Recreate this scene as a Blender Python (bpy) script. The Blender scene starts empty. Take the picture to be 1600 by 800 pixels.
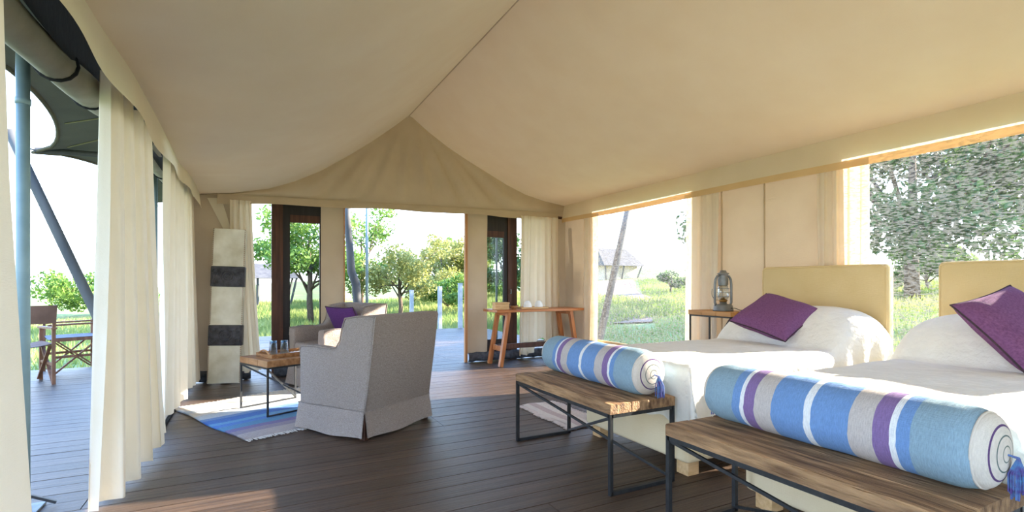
import bpy, bmesh, math, random
import numpy as np
from mathutils import Vector, Matrix, noise

S = bpy.context.scene
COL = S.collection
R = math.radians
rnd = random.Random(7)
npr = np.random.default_rng(11)

# ------------------------------------------------------------------ camera, sky, sun, exposure
cam_d = bpy.data.cameras.new('camera')
cam_d.sensor_width = 36.0
cam_d.lens = 36.0 * 790.0 / 1600.0
cam_d.shift_y = 43.0 / 1600.0
cam_d.clip_end = 2000
cam = bpy.data.objects.new('camera', cam_d)
COL.objects.link(cam)
YAW = math.atan2(408.0, 790.0)
cam.location = (0, 0, 1.12)
cam.rotation_euler = (R(90), 0, -YAW)
S.camera = cam

W = bpy.data.worlds.new('sky')
S.world = W
W.use_nodes = True
wn = W.node_tree
wn.nodes.clear()
wo = wn.nodes.new('ShaderNodeOutputWorld')
wb = wn.nodes.new('ShaderNodeBackground')
wt = wn.nodes.new('ShaderNodeTexCoord')
ws = wn.nodes.new('ShaderNodeSeparateXYZ')
wr = wn.nodes.new('ShaderNodeValToRGB')
wn.links.new(wt.outputs['Generated'], ws.inputs[0])
wn.links.new(ws.outputs['Z'], wr.inputs[0])
wn.links.new(wr.outputs[0], wb.inputs[0])
wn.links.new(wb.outputs[0], wo.inputs[0])
e = wr.color_ramp.elements
e[0].position = 0.0
e[0].color = (0.86, 0.94, 1.0, 1)
e[1].position = 0.35
e[1].color = (0.36, 0.60, 1.0, 1)
ex_ = e.new(0.9)
ex_.color = (0.16, 0.38, 0.95, 1)
wb.inputs[1].default_value = 1.6

sun_d = bpy.data.lights.new('sun', 'SUN')
sun_d.energy = 8.5
sun_d.angle = R(0.6)
sun_d.color = (1.0, 0.90, 0.76)
sun = bpy.data.objects.new('sun', sun_d)
COL.objects.link(sun)
sun.location = (20, -4, 10)
sun.rotation_euler = Vector((-1.0, 0.19, -0.40)).to_track_quat('-Z', 'Y').to_euler()

S.view_settings.view_transform = 'Standard'
S.view_settings.look = 'None'
S.view_settings.gamma = 1.0
S.view_settings.use_curve_mapping = False
S.view_settings.exposure = 2.15
S.cycles.diffuse_bounces = 7
S.cycles.max_bounces = 14
S.cycles.transparent_max_bounces = 12

# ------------------------------------------------------------------ materials
def srgb(r, g, b):
    def f(c):
        c /= 255.0
        return c / 12.92 if c <= 0.04045 else ((c + 0.055) / 1.055) ** 2.4
    return (f(r), f(g), f(b), 1)

def nd(t, typ, **kw):
    n = t.nodes.new(typ)
    for k, v in kw.items():
        setattr(n, k, v)
    return n

def mat(name, c1, c2=None, scale=6, stretch=(1, 1, 1), rough=0.85, bump=0.15, bscale=None, bstretch=None,
        metal=0, transl=0, tcol=None, rand=0, spec=0.3, coord='Object', weave=0, detail=4, ramp=(0.3, 0.7)):
    m = bpy.data.materials.new(name)
    m.use_nodes = True
    t = m.node_tree
    t.nodes.clear()
    L = t.links.new
    out = nd(t, 'ShaderNodeOutputMaterial')
    p = nd(t, 'ShaderNodeBsdfPrincipled')
    p.inputs['Roughness'].default_value = rough
    p.inputs['Metallic'].default_value = metal
    p.inputs['Specular IOR Level'].default_value = spec
    tc = nd(t, 'ShaderNodeTexCoord')
    mp = nd(t, 'ShaderNodeMapping')
    mp.inputs['Scale'].default_value = stretch
    L(tc.outputs[coord], mp.inputs[0])
    if rand:
        oi = nd(t, 'ShaderNodeObjectInfo')
        mul = nd(t, 'ShaderNodeMath', operation='MULTIPLY')
        mul.inputs[1].default_value = 37.0
        L(oi.outputs['Random'], mul.inputs[0])
        cb = nd(t, 'ShaderNodeCombineXYZ')
        L(mul.outputs[0], cb.inputs[0]); L(mul.outputs[0], cb.inputs[1])
        L(cb.outputs[0], mp.inputs['Location'])
    nz = nd(t, 'ShaderNodeTexNoise')
    nz.inputs['Scale'].default_value = scale
    nz.inputs['Detail'].default_value = detail
    L(mp.outputs[0], nz.inputs['Vector'])
    cr = nd(t, 'ShaderNodeValToRGB')
    cr.color_ramp.elements[0].position, cr.color_ramp.elements[1].position = ramp
    cr.color_ramp.elements[0].color = c1
    cr.color_ramp.elements[1].color = c2 or c1
    L(nz.outputs[0], cr.inputs[0])
    col = cr.outputs[0]
    if rand:
        hs = nd(t, 'ShaderNodeHueSaturation')
        mr = nd(t, 'ShaderNodeMapRange')
        mr.inputs['To Min'].default_value = 1 - rand
        mr.inputs['To Max'].default_value = 1 + rand
        L(oi.outputs['Random'], mr.inputs[0])
        L(mr.outputs[0], hs.inputs['Value'])
        L(col, hs.inputs['Color'])
        col = hs.outputs[0]
    L(col, p.inputs['Base Color'])
    nrm = None
    if bump:
        b = nd(t, 'ShaderNodeBump')
        b.inputs['Strength'].default_value = bump
        b.inputs['Distance'].default_value = 0.02
        if weave:
            m1 = nd(t, 'ShaderNodeMapping'); m1.inputs['Scale'].default_value = (weave, weave * 0.12, weave)
            m2 = nd(t, 'ShaderNodeMapping'); m2.inputs['Scale'].default_value = (weave * 0.12, weave, weave * 0.12)
            n1 = nd(t, 'ShaderNodeTexNoise'); n2 = nd(t, 'ShaderNodeTexNoise')
            n1.inputs['Scale'].default_value = 1; n2.inputs['Scale'].default_value = 1
            L(tc.outputs[coord], m1.inputs[0]); L(tc.outputs[coord], m2.inputs[0])
            L(m1.outputs[0], n1.inputs['Vector']); L(m2.outputs[0], n2.inputs['Vector'])
            ad = nd(t, 'ShaderNodeMath', operation='ADD')
            L(n1.outputs[0], ad.inputs[0]); L(n2.outputs[0], ad.inputs[1])
            L(ad.outputs[0], b.inputs['Height'])
        else:
            n1 = nd(t, 'ShaderNodeTexNoise')
            n1.inputs['Scale'].default_value = bscale or scale * 3
            n1.inputs['Detail'].default_value = 5
            if bstretch:
                m1 = nd(t, 'ShaderNodeMapping'); m1.inputs['Scale'].default_value = bstretch
                L(tc.outputs[coord], m1.inputs[0]); L(m1.outputs[0], n1.inputs['Vector'])
            else:
                L(mp.outputs[0], n1.inputs['Vector'])
            L(n1.outputs[0], b.inputs['Height'])
        L(b.outputs[0], p.inputs['Normal'])
        nrm = b.outputs[0]
    if transl:
        tr = nd(t, 'ShaderNodeBsdfTranslucent')
        if tcol:
            tr.inputs[0].default_value = tcol
        else:
            L(col, tr.inputs[0])
        if nrm:
            L(nrm, tr.inputs['Normal'])
        mx = nd(t, 'ShaderNodeMixShader')
        mx.inputs[0].default_value = transl
        L(p.outputs[0], mx.inputs[1]); L(tr.outputs[0], mx.inputs[2])
        L(mx.outputs[0], out.inputs[0])
    else:
        L(p.outputs[0], out.inputs[0])
    return m

def clear_mat(name, tint, gloss, col=(0.9, 0.95, 1, 1), rough=0.02):
    m = bpy.data.materials.new(name); m.use_nodes = True
    t = m.node_tree; t.nodes.clear(); L = t.links.new
    out = nd(t, 'ShaderNodeOutputMaterial')
    a = nd(t, 'ShaderNodeBsdfTransparent'); a.inputs[0].default_value = tint
    g = nd(t, 'ShaderNodeBsdfGlossy'); g.inputs[0].default_value = col; g.inputs['Roughness'].default_value = rough
    mx = nd(t, 'ShaderNodeMixShader')
    fr = nd(t, 'ShaderNodeLayerWeight'); fr.inputs[0].default_value = gloss
    L(fr.outputs['Facing'], mx.inputs[0])
    L(a.outputs[0], mx.inputs[1]); L(g.outputs[0], mx.inputs[2]); L(mx.outputs[0], out.inputs[0])
    return m

def screen_mat(name, lo, hi, col, scale):
    """insect screen: fine weave, partly see-through, noise grains imitate sun sparkle"""
    m = bpy.data.materials.new(name); m.use_nodes = True
    t = m.node_tree; t.nodes.clear(); L = t.links.new
    out = nd(t, 'ShaderNodeOutputMaterial')
    a = nd(t, 'ShaderNodeBsdfTransparent')
    d = nd(t, 'ShaderNodeBsdfDiffuse'); d.inputs[0].default_value = col
    tr = nd(t, 'ShaderNodeBsdfTranslucent'); tr.inputs[0].default_value = col
    m1 = nd(t, 'ShaderNodeMixShader'); m1.inputs[0].default_value = 0.5
    L(d.outputs[0], m1.inputs[1]); L(tr.outputs[0], m1.inputs[2])
    tc = nd(t, 'ShaderNodeTexCoord')
    mp = nd(t, 'ShaderNodeMapping'); mp.inputs['Scale'].default_value = (1, 0.4, 1.6)
    nz = nd(t, 'ShaderNodeTexNoise'); nz.inputs['Scale'].default_value = scale; nz.inputs['Detail'].default_value = 2
    L(tc.outputs['Object'], mp.inputs[0]); L(mp.outputs[0], nz.inputs['Vector'])
    mr = nd(t, 'ShaderNodeMapRange')
    mr.inputs['From Min'].default_value = 0.46; mr.inputs['From Max'].default_value = 0.64
    mr.inputs['To Min'].default_value = lo; mr.inputs['To Max'].default_value = hi
    L(nz.outputs[0], mr.inputs[0])  # denser grains put the mesh's sunlit sparkle into its opacity
    mx = nd(t, 'ShaderNodeMixShader')
    L(mr.outputs[0], mx.inputs[0]); L(a.outputs[0], mx.inputs[1]); L(m1.outputs[0], mx.inputs[2])
    L(mx.outputs[0], out.inputs[0])
    return m

def stripe_mat(name, stops, axis, lo, hi, rough=0.95, weave=260, mottled=0.25, radial=False):
    """woven cloth with plain stripes along one local axis (or rings round it)"""
    m = mat(name, (1, 1, 1, 1), rough=rough, bump=0.25, weave=weave)
    t = m.node_tree; L = t.links.new
    p = [n for n in t.nodes if n.type == 'BSDF_PRINCIPLED'][0]
    tc = [n for n in t.nodes if n.type == 'TEX_COORD'][0]
    sx = nd(t, 'ShaderNodeSeparateXYZ'); L(tc.outputs['Object'], sx.inputs[0])
    mr = nd(t, 'ShaderNodeMapRange')
    mr.inputs['From Min'].default_value = lo; mr.inputs['From Max'].default_value = hi
    if radial:
        cb = nd(t, 'ShaderNodeCombineXYZ')
        ax = [a for a in 'XYZ' if a != axis]
        L(sx.outputs[ax[0]], cb.inputs[0]); L(sx.outputs[ax[1]], cb.inputs[1])
        ln = nd(t, 'ShaderNodeVectorMath', operation='LENGTH'); L(cb.outputs[0], ln.inputs[0])
        L(ln.outputs['Value'], mr.inputs[0])
    else:
        nz = nd(t, 'ShaderNodeTexNoise'); nz.inputs['Scale'].default_value = 9
        L(tc.outputs['Object'], nz.inputs['Vector'])
        ma = nd(t, 'ShaderNodeMath', operation='MULTIPLY_ADD')
        ma.inputs[1].default_value = 0.012; L(nz.outputs[0], ma.inputs[0]); L(sx.outputs[axis], ma.inputs[2])
        L(ma.outputs[0], mr.inputs[0])
    cr = nd(t, 'ShaderNodeValToRGB'); cr.color_ramp.interpolation = 'CONSTANT'
    els = cr.color_ramp.elements
    els[0].position = 0; els[0].color = stops[0][1]
    els[1].position = stops[1][0]; els[1].color = stops[1][1]
    for pos, c in stops[2:]:
        x = els.new(pos); x.color = c
    L(mr.outputs[0], cr.inputs[0])
    n2 = nd(t, 'ShaderNodeTexNoise'); n2.inputs['Scale'].default_value = 1; n2.inputs['Detail'].default_value = 2
    mp = nd(t, 'ShaderNodeMapping'); sc = [60, 60, 60]; sc['XYZ'.index(axis)] = 420
    mp.inputs['Scale'].default_value = sc
    L(tc.outputs['Object'], mp.inputs[0]); L(mp.outputs[0], n2.inputs['Vector'])
    m3 = nd(t, 'ShaderNodeMapRange'); m3.inputs['From Min'].default_value = 0.25; m3.inputs['From Max'].default_value = 0.75
    m3.inputs['To Min'].default_value = 1 - mottled; m3.inputs['To Max'].default_value = 1 + mottled
    L(n2.outputs[0], m3.inputs[0])
    hs = nd(t, 'ShaderNodeHueSaturation'); L(m3.outputs[0], hs.inputs['Value']); L(cr.outputs[0], hs.inputs['Color'])
    L(hs.outputs[0], p.inputs['Base Color'])
    return m

M = {}
M['ceiling'] = mat('ceiling canvas', srgb(238, 219, 190), srgb(242, 225, 198), 3, bump=0.05, weave=160, transl=0.18)
M['roofcloth'] = mat('outer roof canvas', srgb(206, 196, 170), srgb(214, 204, 180), 3, bump=0.05, transl=0.07)
M['canvas'] = mat('tent canvas', srgb(194, 174, 147), srgb(203, 184, 157), 3, bump=0.12, weave=220, transl=0.03)
M['valance'] = mat('valance canvas', srgb(232, 220, 194), srgb(236, 225, 202), 3, bump=0.10, weave=220, transl=0.22)
M['hem'] = mat('doubled hem canvas', srgb(222, 190, 140), srgb(228, 198, 150), 3, bump=0.1, weave=220, transl=0.07, tcol=srgb(240, 180, 120))
M['curtain'] = mat('cream cotton curtain', srgb(232, 222, 200), srgb(238, 229, 210), 5, bump=0.10, weave=300, transl=0.22, tcol=srgb(250, 222, 184))
M['deck'] = mat('weathered deck plank', srgb(60, 46, 37), srgb(98, 78, 62), 3.0, stretch=(1.2, 16, 4), rough=0.38, bump=0.35, bscale=7, bstretch=(1, 40, 6), rand=0.16, spec=0.5)
M['deckdark'] = mat('dark gap under planks', srgb(30, 25, 21), srgb(38, 32, 27))
M['olive'] = mat('olive fly canvas', srgb(88, 82, 62), srgb(98, 92, 70), 4, bump=0.1, weave=150, transl=0.06)
M['rollgrey'] = mat('grey olive canvas', srgb(140, 134, 116), srgb(156, 150, 132), 8, bump=0.2, bscale=14)
M['black'] = mat('black canvas', srgb(20, 20, 22), srgb(30, 30, 32), 8, rough=0.8)
M['blackmetal'] = mat('black square steel', srgb(26, 28, 31), srgb(44, 46, 48), 30, rough=0.45, bump=0.1, spec=0.5)
M['polegreen'] = mat('painted steel pole', srgb(112, 132, 134), srgb(128, 146, 146), 10, rough=0.45, spec=0.5, bump=0.05)
M['strut'] = mat('dark wooden strut', srgb(66, 66, 66), srgb(96, 94, 90), 6, stretch=(1, 1, .2), rough=0.7)
M['darkwood'] = mat('dark brown door wood', srgb(62, 38, 28), srgb(92, 58, 42), 4, stretch=(8, 8, 0.6), rough=0.5, bump=0.1)
M['doorblack'] = mat('dark door frame', srgb(34, 29, 28), srgb(46, 40, 38), 4, stretch=(8, 8, 0.6), rough=0.5, bump=0.1)
M['orangewood'] = mat('oiled orange wood', srgb(150, 84, 40), srgb(196, 124, 66), 3, stretch=(1.2, 12, 12), rough=0.35, bump=0.08, spec=0.5)
M['orangewood_leg'] = mat('oiled orange leg wood', srgb(150, 84, 40), srgb(196, 124, 66), 3, stretch=(12, 12, 1.2), rough=0.35, bump=0.08, spec=0.5)
M['edgewood'] = mat('pale batten wood', srgb(176, 122, 78), srgb(206, 154, 106), 4, stretch=(9, 9, 0.7), rough=0.6)
M['rustic'] = mat('reclaimed bench wood', srgb(104, 76, 54), srgb(184, 146, 106), 2.2, stretch=(16, 1.6, 8), rough=0.7, bump=0.9, bscale=5, bstretch=(26, 2, 12), rand=0.12, ramp=(0.32, 0.66))
M['tablewood'] = mat('table wood', srgb(140, 96, 60), srgb(188, 142, 98), 3, stretch=(12, 1.6, 8), rough=0.6, bump=0.25, rand=0.1)
M['honeywood'] = mat('honey wood', srgb(180, 128, 74), srgb(204, 154, 98), 3, stretch=(12, 1.2, 12), rough=0.45, bump=0.08, spec=0.4)
M['pine'] = mat('raw pine block', srgb(200, 160, 108), srgb(222, 186, 138), 5, stretch=(2, 12, 12), rough=0.7)
M['linen'] = mat('grey linen slipcover', srgb(142, 129, 121), srgb(182, 170, 162), 4, stretch=(24, 24, 90), rough=0.95, bump=0.6, weave=260)
M['bedbase'] = mat('beige bed base cloth', srgb(228, 208, 168), srgb(234, 216, 180), 4, rough=0.95, bump=0.15, weave=260)
M['headboard'] = mat('mustard headboard cloth', srgb(211, 186, 136), srgb(217, 193, 146), 4, rough=0.95, bump=0.2, weave=280)
M['spread'] = mat('white cotton bedspread', srgb(234, 231, 221), srgb(241, 238, 229), 8, rough=0.95, bump=0.6, bscale=20)
M['purple'] = mat('purple wool cushion', srgb(106, 64, 102), srgb(128, 84, 122), 90, rough=0.95, bump=0.3, weave=320)
M['purple_dark'] = mat('deep purple cushion', srgb(84, 46, 104), srgb(98, 58, 118), 90, rough=0.95, bump=0.3, weave=320)
M['piping'] = mat('dark piping', srgb(58, 44, 52), srgb(70, 54, 60), 40)
M['zinc'] = mat('galvanised zinc', srgb(120, 124, 128), srgb(150, 152, 152), 14, rough=0.5, metal=0.6, bump=0.1)
M['brass'] = mat('wick brass', srgb(150, 112, 60), srgb(180, 140, 80), 14, rough=0.4, metal=0.7)
M['glass'] = clear_mat('clear glass', (0.93, 0.96, 0.97, 1), 0.35)
M['blueglass'] = clear_mat('blue rimmed glass', (0.88, 0.94, 0.98, 1), 0.3)
M['bluerim'] = clear_mat('deep blue glass', (0.45, 0.68, 0.88, 1), 0.3)
M['pane'] = clear_mat('door mesh pane', (0.80, 0.82, 0.82, 1), 0.06)
M['screen'] = screen_mat('insect screen', 0.03, 0.50, (0.13, 0.135, 0.14, 1), 75)
M['white'] = mat('white ceramic', srgb(238, 238, 234), srgb(244, 244, 240), 8, rough=0.3, bump=0)
M['cloth'] = mat('white napkin', srgb(236, 236, 238), srgb(244, 244, 246), 12, bump=0.3)
M['hide'] = mat('stretched cream hide', srgb(196, 188, 162), srgb(236, 232, 216), 5, rough=0.75, bump=0.6, bscale=6, detail=6)
M['stitch'] = mat('brown stitching', srgb(120, 86, 62), srgb(150, 112, 84), 20)
M['leather'] = mat('dark tooled leather', srgb(42, 40, 44), srgb(84, 82, 86), 18, rough=0.32, bump=0.6, bscale=40)
M['chairwood'] = mat('reddish folding chair wood', srgb(104, 70, 52), srgb(140, 98, 72), 5, stretch=(6, 6, 1), rough=0.55)
M['chaircloth'] = mat('grey camp chair canvas', srgb(124, 118, 118), srgb(142, 134, 132), 6, weave=200)
M['chaircloth2'] = mat('brown camp chair canvas', srgb(112, 84, 68), srgb(132, 100, 82), 6, weave=200)
M['bark'] = mat('tree bark', srgb(74, 60, 48), srgb(108, 90, 72), 8, stretch=(4, 4, 1), bump=0.6)
M['stone'] = mat('dark groundsheet', srgb(54, 58, 66), srgb(92, 96, 104), 18, bump=0.6, bscale=22)
M['whitestrip'] = mat('pale groundsheet piping', srgb(206, 204, 198), srgb(224, 222, 216), 20)
M['thatch'] = mat('far dark roof', srgb(74, 70, 66), srgb(100, 94, 86), 4)
M['dirt'] = mat('brown dirt path', srgb(126, 98, 80), srgb(158, 128, 106), 1.2, bump=0.4)
M['post'] = mat('grey fence post', srgb(136, 140, 140), srgb(160, 162, 160), 8)
M['seam'] = mat('yellow seam tape', srgb(150, 142, 98), srgb(160, 150, 104), 8)
M['ground'] = mat('savanna grass ground', srgb(92, 112, 50), srgb(142, 144, 82), 0.35, bump=0.5, bscale=6, detail=8)
M['grass'] = mat('grass blades', srgb(100, 126, 56), srgb(170, 170, 102), 0.5, bump=0, transl=0.3, detail=3)
def leafmat(n, a, b):
    return mat(n, a, b, 1.3, bump=0, rough=0.6, transl=0.35, detail=3)
M['leaf_dark'] = leafmat('dark green leaves', srgb(48, 72, 36), srgb(92, 118, 58))
M['leaf_mid'] = leafmat('mid green leaves', srgb(78, 112, 44), srgb(134, 160, 74))
M['leaf_olive'] = leafmat('olive yellow leaves', srgb(124, 128, 62), srgb(172, 166, 98))

# ------------------------------------------------------------------ mesh helpers
class MB:
    def __init__(s):
        s.v = []; s.f = []
    def add(s, vs, fs):
        o = len(s.v)
        s.v += [tuple(v) for v in vs]
        s.f += [tuple(i + o for i in f) for f in fs]
        return s
    def box(s, x0, x1, y0, y1, z0, z1):
        v = [(x0, y0, z0), (x1, y0, z0), (x1, y1, z0), (x0, y1, z0), (x0, y0, z1), (x1, y0, z1), (x1, y1, z1), (x0, y1, z1)]
        return s.add(v, [(0, 3, 2, 1), (4, 5, 6, 7), (0, 1, 5, 4), (1, 2, 6, 5), (2, 3, 7, 6), (3, 0, 4, 7)])
    def bar(s, a, b, w, h=None, up=(0, 0, 1)):
        a, b = Vector(a), Vector(b); h = h or w
        d = (b - a).normalized(); u = Vector(up)
        if abs(d.dot(u)) > 0.95: u = Vector((1, 0, 0))
        x = d.cross(u).normalized() * w / 2; y = x.cross(d).normalized() * h / 2
        vs = [p + q for p in (a, b) for q in (-x - y, x - y, x + y, -x + y)]
        return s.add(vs, [(3, 2, 1, 0), (4, 5, 6, 7), (0, 1, 5, 4), (1, 2, 6, 5), (2, 3, 7, 6), (3, 0, 4, 7)])
    def tube(s, pts, r, n=10, cap=True, closed=False):
        pts = [Vector(p) for p in pts]
        m = len(pts)
        rs = r if isinstance(r, (list, tuple)) else [r] * m
        vs = []; prev = None
        for i, p in enumerate(pts):
            if closed: d = pts[(i + 1) % m] - pts[i - 1]
            else: d = pts[min(i + 1, m - 1)] - pts[max(i - 1, 0)]
            d.normalize()
            if prev is None:
                u = Vector((0, 0, 1)) if abs(d.z) < 0.9 else Vector((1, 0, 0))
                x = d.cross(u).normalized()
            else:
                x = (prev - d * prev.dot(d)).normalized()
            prev = x; y = d.cross(x)
            for k in range(n):
                a = 2 * math.pi * k / n
                vs.append(p + (x * math.cos(a) + y * math.sin(a)) * rs[i])
        fs = []
        for i in range(m if closed else m - 1):
            j = (i + 1) % m
            for k in range(n):
                fs.append((i * n + k, i * n + (k + 1) % n, j * n + (k + 1) % n, j * n + k))
        if cap and not closed:
            fs.append(tuple(range(n - 1, -1, -1))); fs.append(tuple((m - 1) * n + k for k in range(n)))
        return s.add(vs, fs)
    def lathe(s, prof, n=24, c=(0, 0, 0), axis='Z'):
        vs = []
        for r, h in prof:
            for k in range(n):
                a = 2 * math.pi * k / n
                p = (r * math.cos(a), r * math.sin(a), h)
                if axis == 'Y': p = (p[0], h, p[1])
                vs.append((p[0] + c[0], p[1] + c[1], p[2] + c[2]))
        fs = []
        for i in range(len(prof) - 1):
            for k in range(n):
                q = (i * n + k, i * n + (k + 1) % n, (i + 1) * n + (k + 1) % n, (i + 1) * n + k)
                fs.append(q if axis == 'Z' else q[::-1])
        return s.add(vs, fs)
    def grid(s, fn, nu, nv):
        vs = [fn(i / nu, j / nv) for i in range(nu + 1) for j in range(nv + 1)]
        fs = [(i * (nv + 1) + j, (i + 1) * (nv + 1) + j, (i + 1) * (nv + 1) + j + 1, i * (nv + 1) + j + 1) for i in range(nu) for j in range(nv)]
        return s.add(vs, fs)
    def rbox(s, x0, x1, y0, y1, z0, z1, b=0.01, seg=2):
        bm = bmesh.new()
        bmesh.ops.create_cube(bm, size=1)
        for v in bm.verts:
            v.co = Vector((x0 + (v.co.x + .5) * (x1 - x0), y0 + (v.co.y + .5) * (y1 - y0), z0 + (v.co.z + .5) * (z1 - z0)))
        bmesh.ops.bevel(bm, geom=bm.edges[:], offset=b, segments=seg, profile=0.5, affect='EDGES')
        return s.frombm(bm)
    def prism(s, prof, x0, x1, b=0.0, seg=2, axis='X'):
        """profile of (y,z) points extruded along x"""
        bm = bmesh.new()
        va = [bm.verts.new((x0, y, z)) for y, z in prof]
        vb = [bm.verts.new((x1, y, z)) for y, z in prof]
        bm.faces.new(va[::-1]); bm.faces.new(vb)
        n = len(prof)
        for i in range(n):
            bm.faces.new((va[i], va[(i + 1) % n], vb[(i + 1) % n], vb[i]))
        bmesh.ops.recalc_face_normals(bm, faces=bm.faces[:])
        if b:
            bmesh.ops.bevel(bm, geom=bm.edges[:], offset=b, segments=seg, profile=0.5, affect='EDGES')
        return s.frombm(bm)
    def frombm(s, bm):
        bm.verts.index_update()
        s.add([v.co[:] for v in bm.verts], [[v.index for v in f.verts] for f in bm.faces])
        bm.free()
        return s
    def mesh(s, name, material, smooth=False):
        me = bpy.data.meshes.new(name)
        me.from_pydata(s.v, [], s.f)
        me.materials.append(material)
        if smooth:
            me.polygons.foreach_set('use_smooth', [True] * len(me.polygons))
        me.update()
        return me
    def build(s, name, material, parent=None, smooth=False, loc=None, rot=None):
        o = bpy.data.objects.new(name, s.mesh(name, M[material] if isinstance(material, str) else material, smooth))
        COL.objects.link(o)
        if parent: o.parent = parent
        if loc: o.location = loc
        if rot: o.rotation_euler = rot
        return o

def tag(o, label=None, cat=None, group=None, kind=None):
    if label: o['label'] = label
    if cat: o['category'] = cat
    if group: o['group'] = group
    if kind: o['kind'] = kind
    return o

def thing(name, label, cat, loc=(0, 0, 0), rz=0, group=None):
    o = bpy.data.objects.new(name, None)
    o.empty_display_size = 0.1
    COL.objects.link(o)
    o.location = loc; o.rotation_euler = (0, 0, rz)
    return tag(o, label, cat, group)

def struct(name, label=None, cat=None):
    o = bpy.data.objects.new(name, None)
    o.empty_display_size = 0.1
    COL.objects.link(o)
    return tag(o, label, cat, kind='structure')

def copy_tree(o, parent=None):
    c = o.copy(); COL.objects.link(c); c.parent = parent
    for ch in list(o.children): copy_tree(ch, c)
    return c

def np_mesh(name, verts, faces_n, n_per, material):
    """verts (N,3) array, faces are consecutive runs of n_per vertices"""
    me = bpy.data.meshes.new(name)
    nv = len(verts); nf = nv // n_per
    me.vertices.add(nv); me.vertices.foreach_set('co', verts.astype(np.float32).ravel())
    me.loops.add(nv); me.loops.foreach_set('vertex_index', np.arange(nv, dtype=np.int32))
    me.polygons.add(nf); me.polygons.foreach_set('loop_start', np.arange(0, nv, n_per, dtype=np.int32))
    me.update(calc_edges=True)
    me.materials.append(M[material])
    return me

# ------------------------------------------------------------------ ground outside
def terr(x, y):
    z = -0.45 + 0.0 * x
    z = z + 0.08 * np.clip(x - 5.5, 0, 34) * np.clip((y + 40) / 40, 0, 1)
    z = z - 0.022 * np.clip(-x - 3.5, 0, 120)
    z = z + 0.02 * np.clip(y - 12, 0, 40) * np.clip((x + 4) / 6, 0, 1)
    z = z + 0.10 * np.sin(x * 0.31 + 1.3) * np.sin(y * 0.27) * np.clip((np.hypot(x - 2, y - 4) - 8) / 10, 0, 1)
    return z

ax_ = np.concatenate([-np.geomspace(400, 4, 40), np.linspace(-3.5, 12, 50), np.geomspace(12.5, 400, 50)])
ay_ = np.concatenate([-np.geomspace(300, 4, 25), np.linspace(-3.5, 14, 40), np.geomspace(14.5, 600, 50)])
gm = MB()
gm.v = [(float(x), float(y), float(terr(x, y))) for x in ax_ for y in ay_]
ny = len(ay_)
gm.f = [(i * ny + j, (i + 1) * ny + j, (i + 1) * ny + j + 1, i * ny + j + 1) for i in range(len(ax_) - 1) for j in range(ny - 1)]
tag(gm.build('ground', 'ground', smooth=True), kind='structure')

# brown dirt path on the slope beyond the first window
def path_fn(u, v):
    off = (v - 0.5) * (2.6 + 0.6 * math.sin(u * 9)) + 0.5 * math.sin(u * 5)
    x = 9.5 + 13 * u + off * 0.766; y = 12.2 + 15.5 * u - off * 0.643
    return (x, y, float(terr(x, y)) + 0.05)
tag(MB().grid(path_fn, 40, 8).build('ground_dirt_path', 'dirt', smooth=True), kind='structure')

# ------------------------------------------------------------------ deck floor
floor = tag(MB().box(-3.0, 4.9, -2.7, 8.7, -0.16, -0.045).box(-0.62, 5.2, 8.7, 11.85, -0.16, -0.045)
            .build('floor', 'deckdark'), kind='structure')
unit = MB()
unit.box(0, 1, 0, 0.137, -0.045, 0)
plank_me = unit.mesh('plank', M['deck'])
PW = 0.143
def plank(x0, x1, y):
    o = bpy.data.objects.new('plank', plank_me)
    COL.objects.link(o); o.parent = floor
    o.location = (x0, y, rnd.uniform(-0.0015, 0.0))
    o.scale = (x1 - x0 - 0.004, 1, 1)
y = -2.65
while y < 11.8:
    a, b = (-3.0, 4.85) if y < 8.6 else (-0.6, 5.2)
    if y < 1.2:
        plank(a, b, y)
    else:
        c = rnd.choice([-0.75, 1.35, 2.6, 3.3])
        plank(a, c, y); plank(c, b, y)
    y += PW

# ------------------------------------------------------------------ ceiling
SEC = [(-0.52, 2.13), (-0.2, 2.165), (0.19, 2.25), (0.48, 2.365), (0.77, 2.52), (1.08, 2.73), (1.39, 2.96), (1.66, 3.18), (1.90, 3.39),
       (2.16, 3.20), (2.45, 3.02), (2.74, 2.87), (3.04, 2.73), (3.36, 2.58), (3.68, 2.46), (4.02, 2.385), (4.395, 2.335)]
def sec_z(x):
    for (a, za), (b, zb) in zip(SEC, SEC[1:]):
        if x <= b: return za + (zb - za) * (x - a) / (b - a)
    return SEC[-1][1]
cm = MB()
NY = 44
for i in range(NY + 1):
    yy = 6.70 - 9.4 * i / NY
    for x, z in SEC:
        k = 1 - abs(x - 1.9) / 2.5
        z2 = z - 0.015 * math.sin(math.pi * i / NY * 3) * math.sin(math.pi * min(max(k, 0), 1))
        if x < 0: z2 += 0.03 * math.sin(yy * 2.3) * (-x) / 0.52 * (yy < 6.3)
        cm.v.append((x, yy, z2))
n = len(SEC)
cm.f = [(i * n + j, i * n + j + 1, (i + 1) * n + j + 1, (i + 1) * n + j) for i in range(NY) for j in range(n - 1)]
ceil = tag(cm.build('ceiling', 'ceiling', smooth=True), kind='structure')
ceil.data.set_sharp_from_angle(angle=R(24))
MB().tube([(1.9, 6.7 - i * 0.5, 3.385) for i in range(19)], 0.006, 6).build('ridge_seam', 'canvas', ceil)
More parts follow.
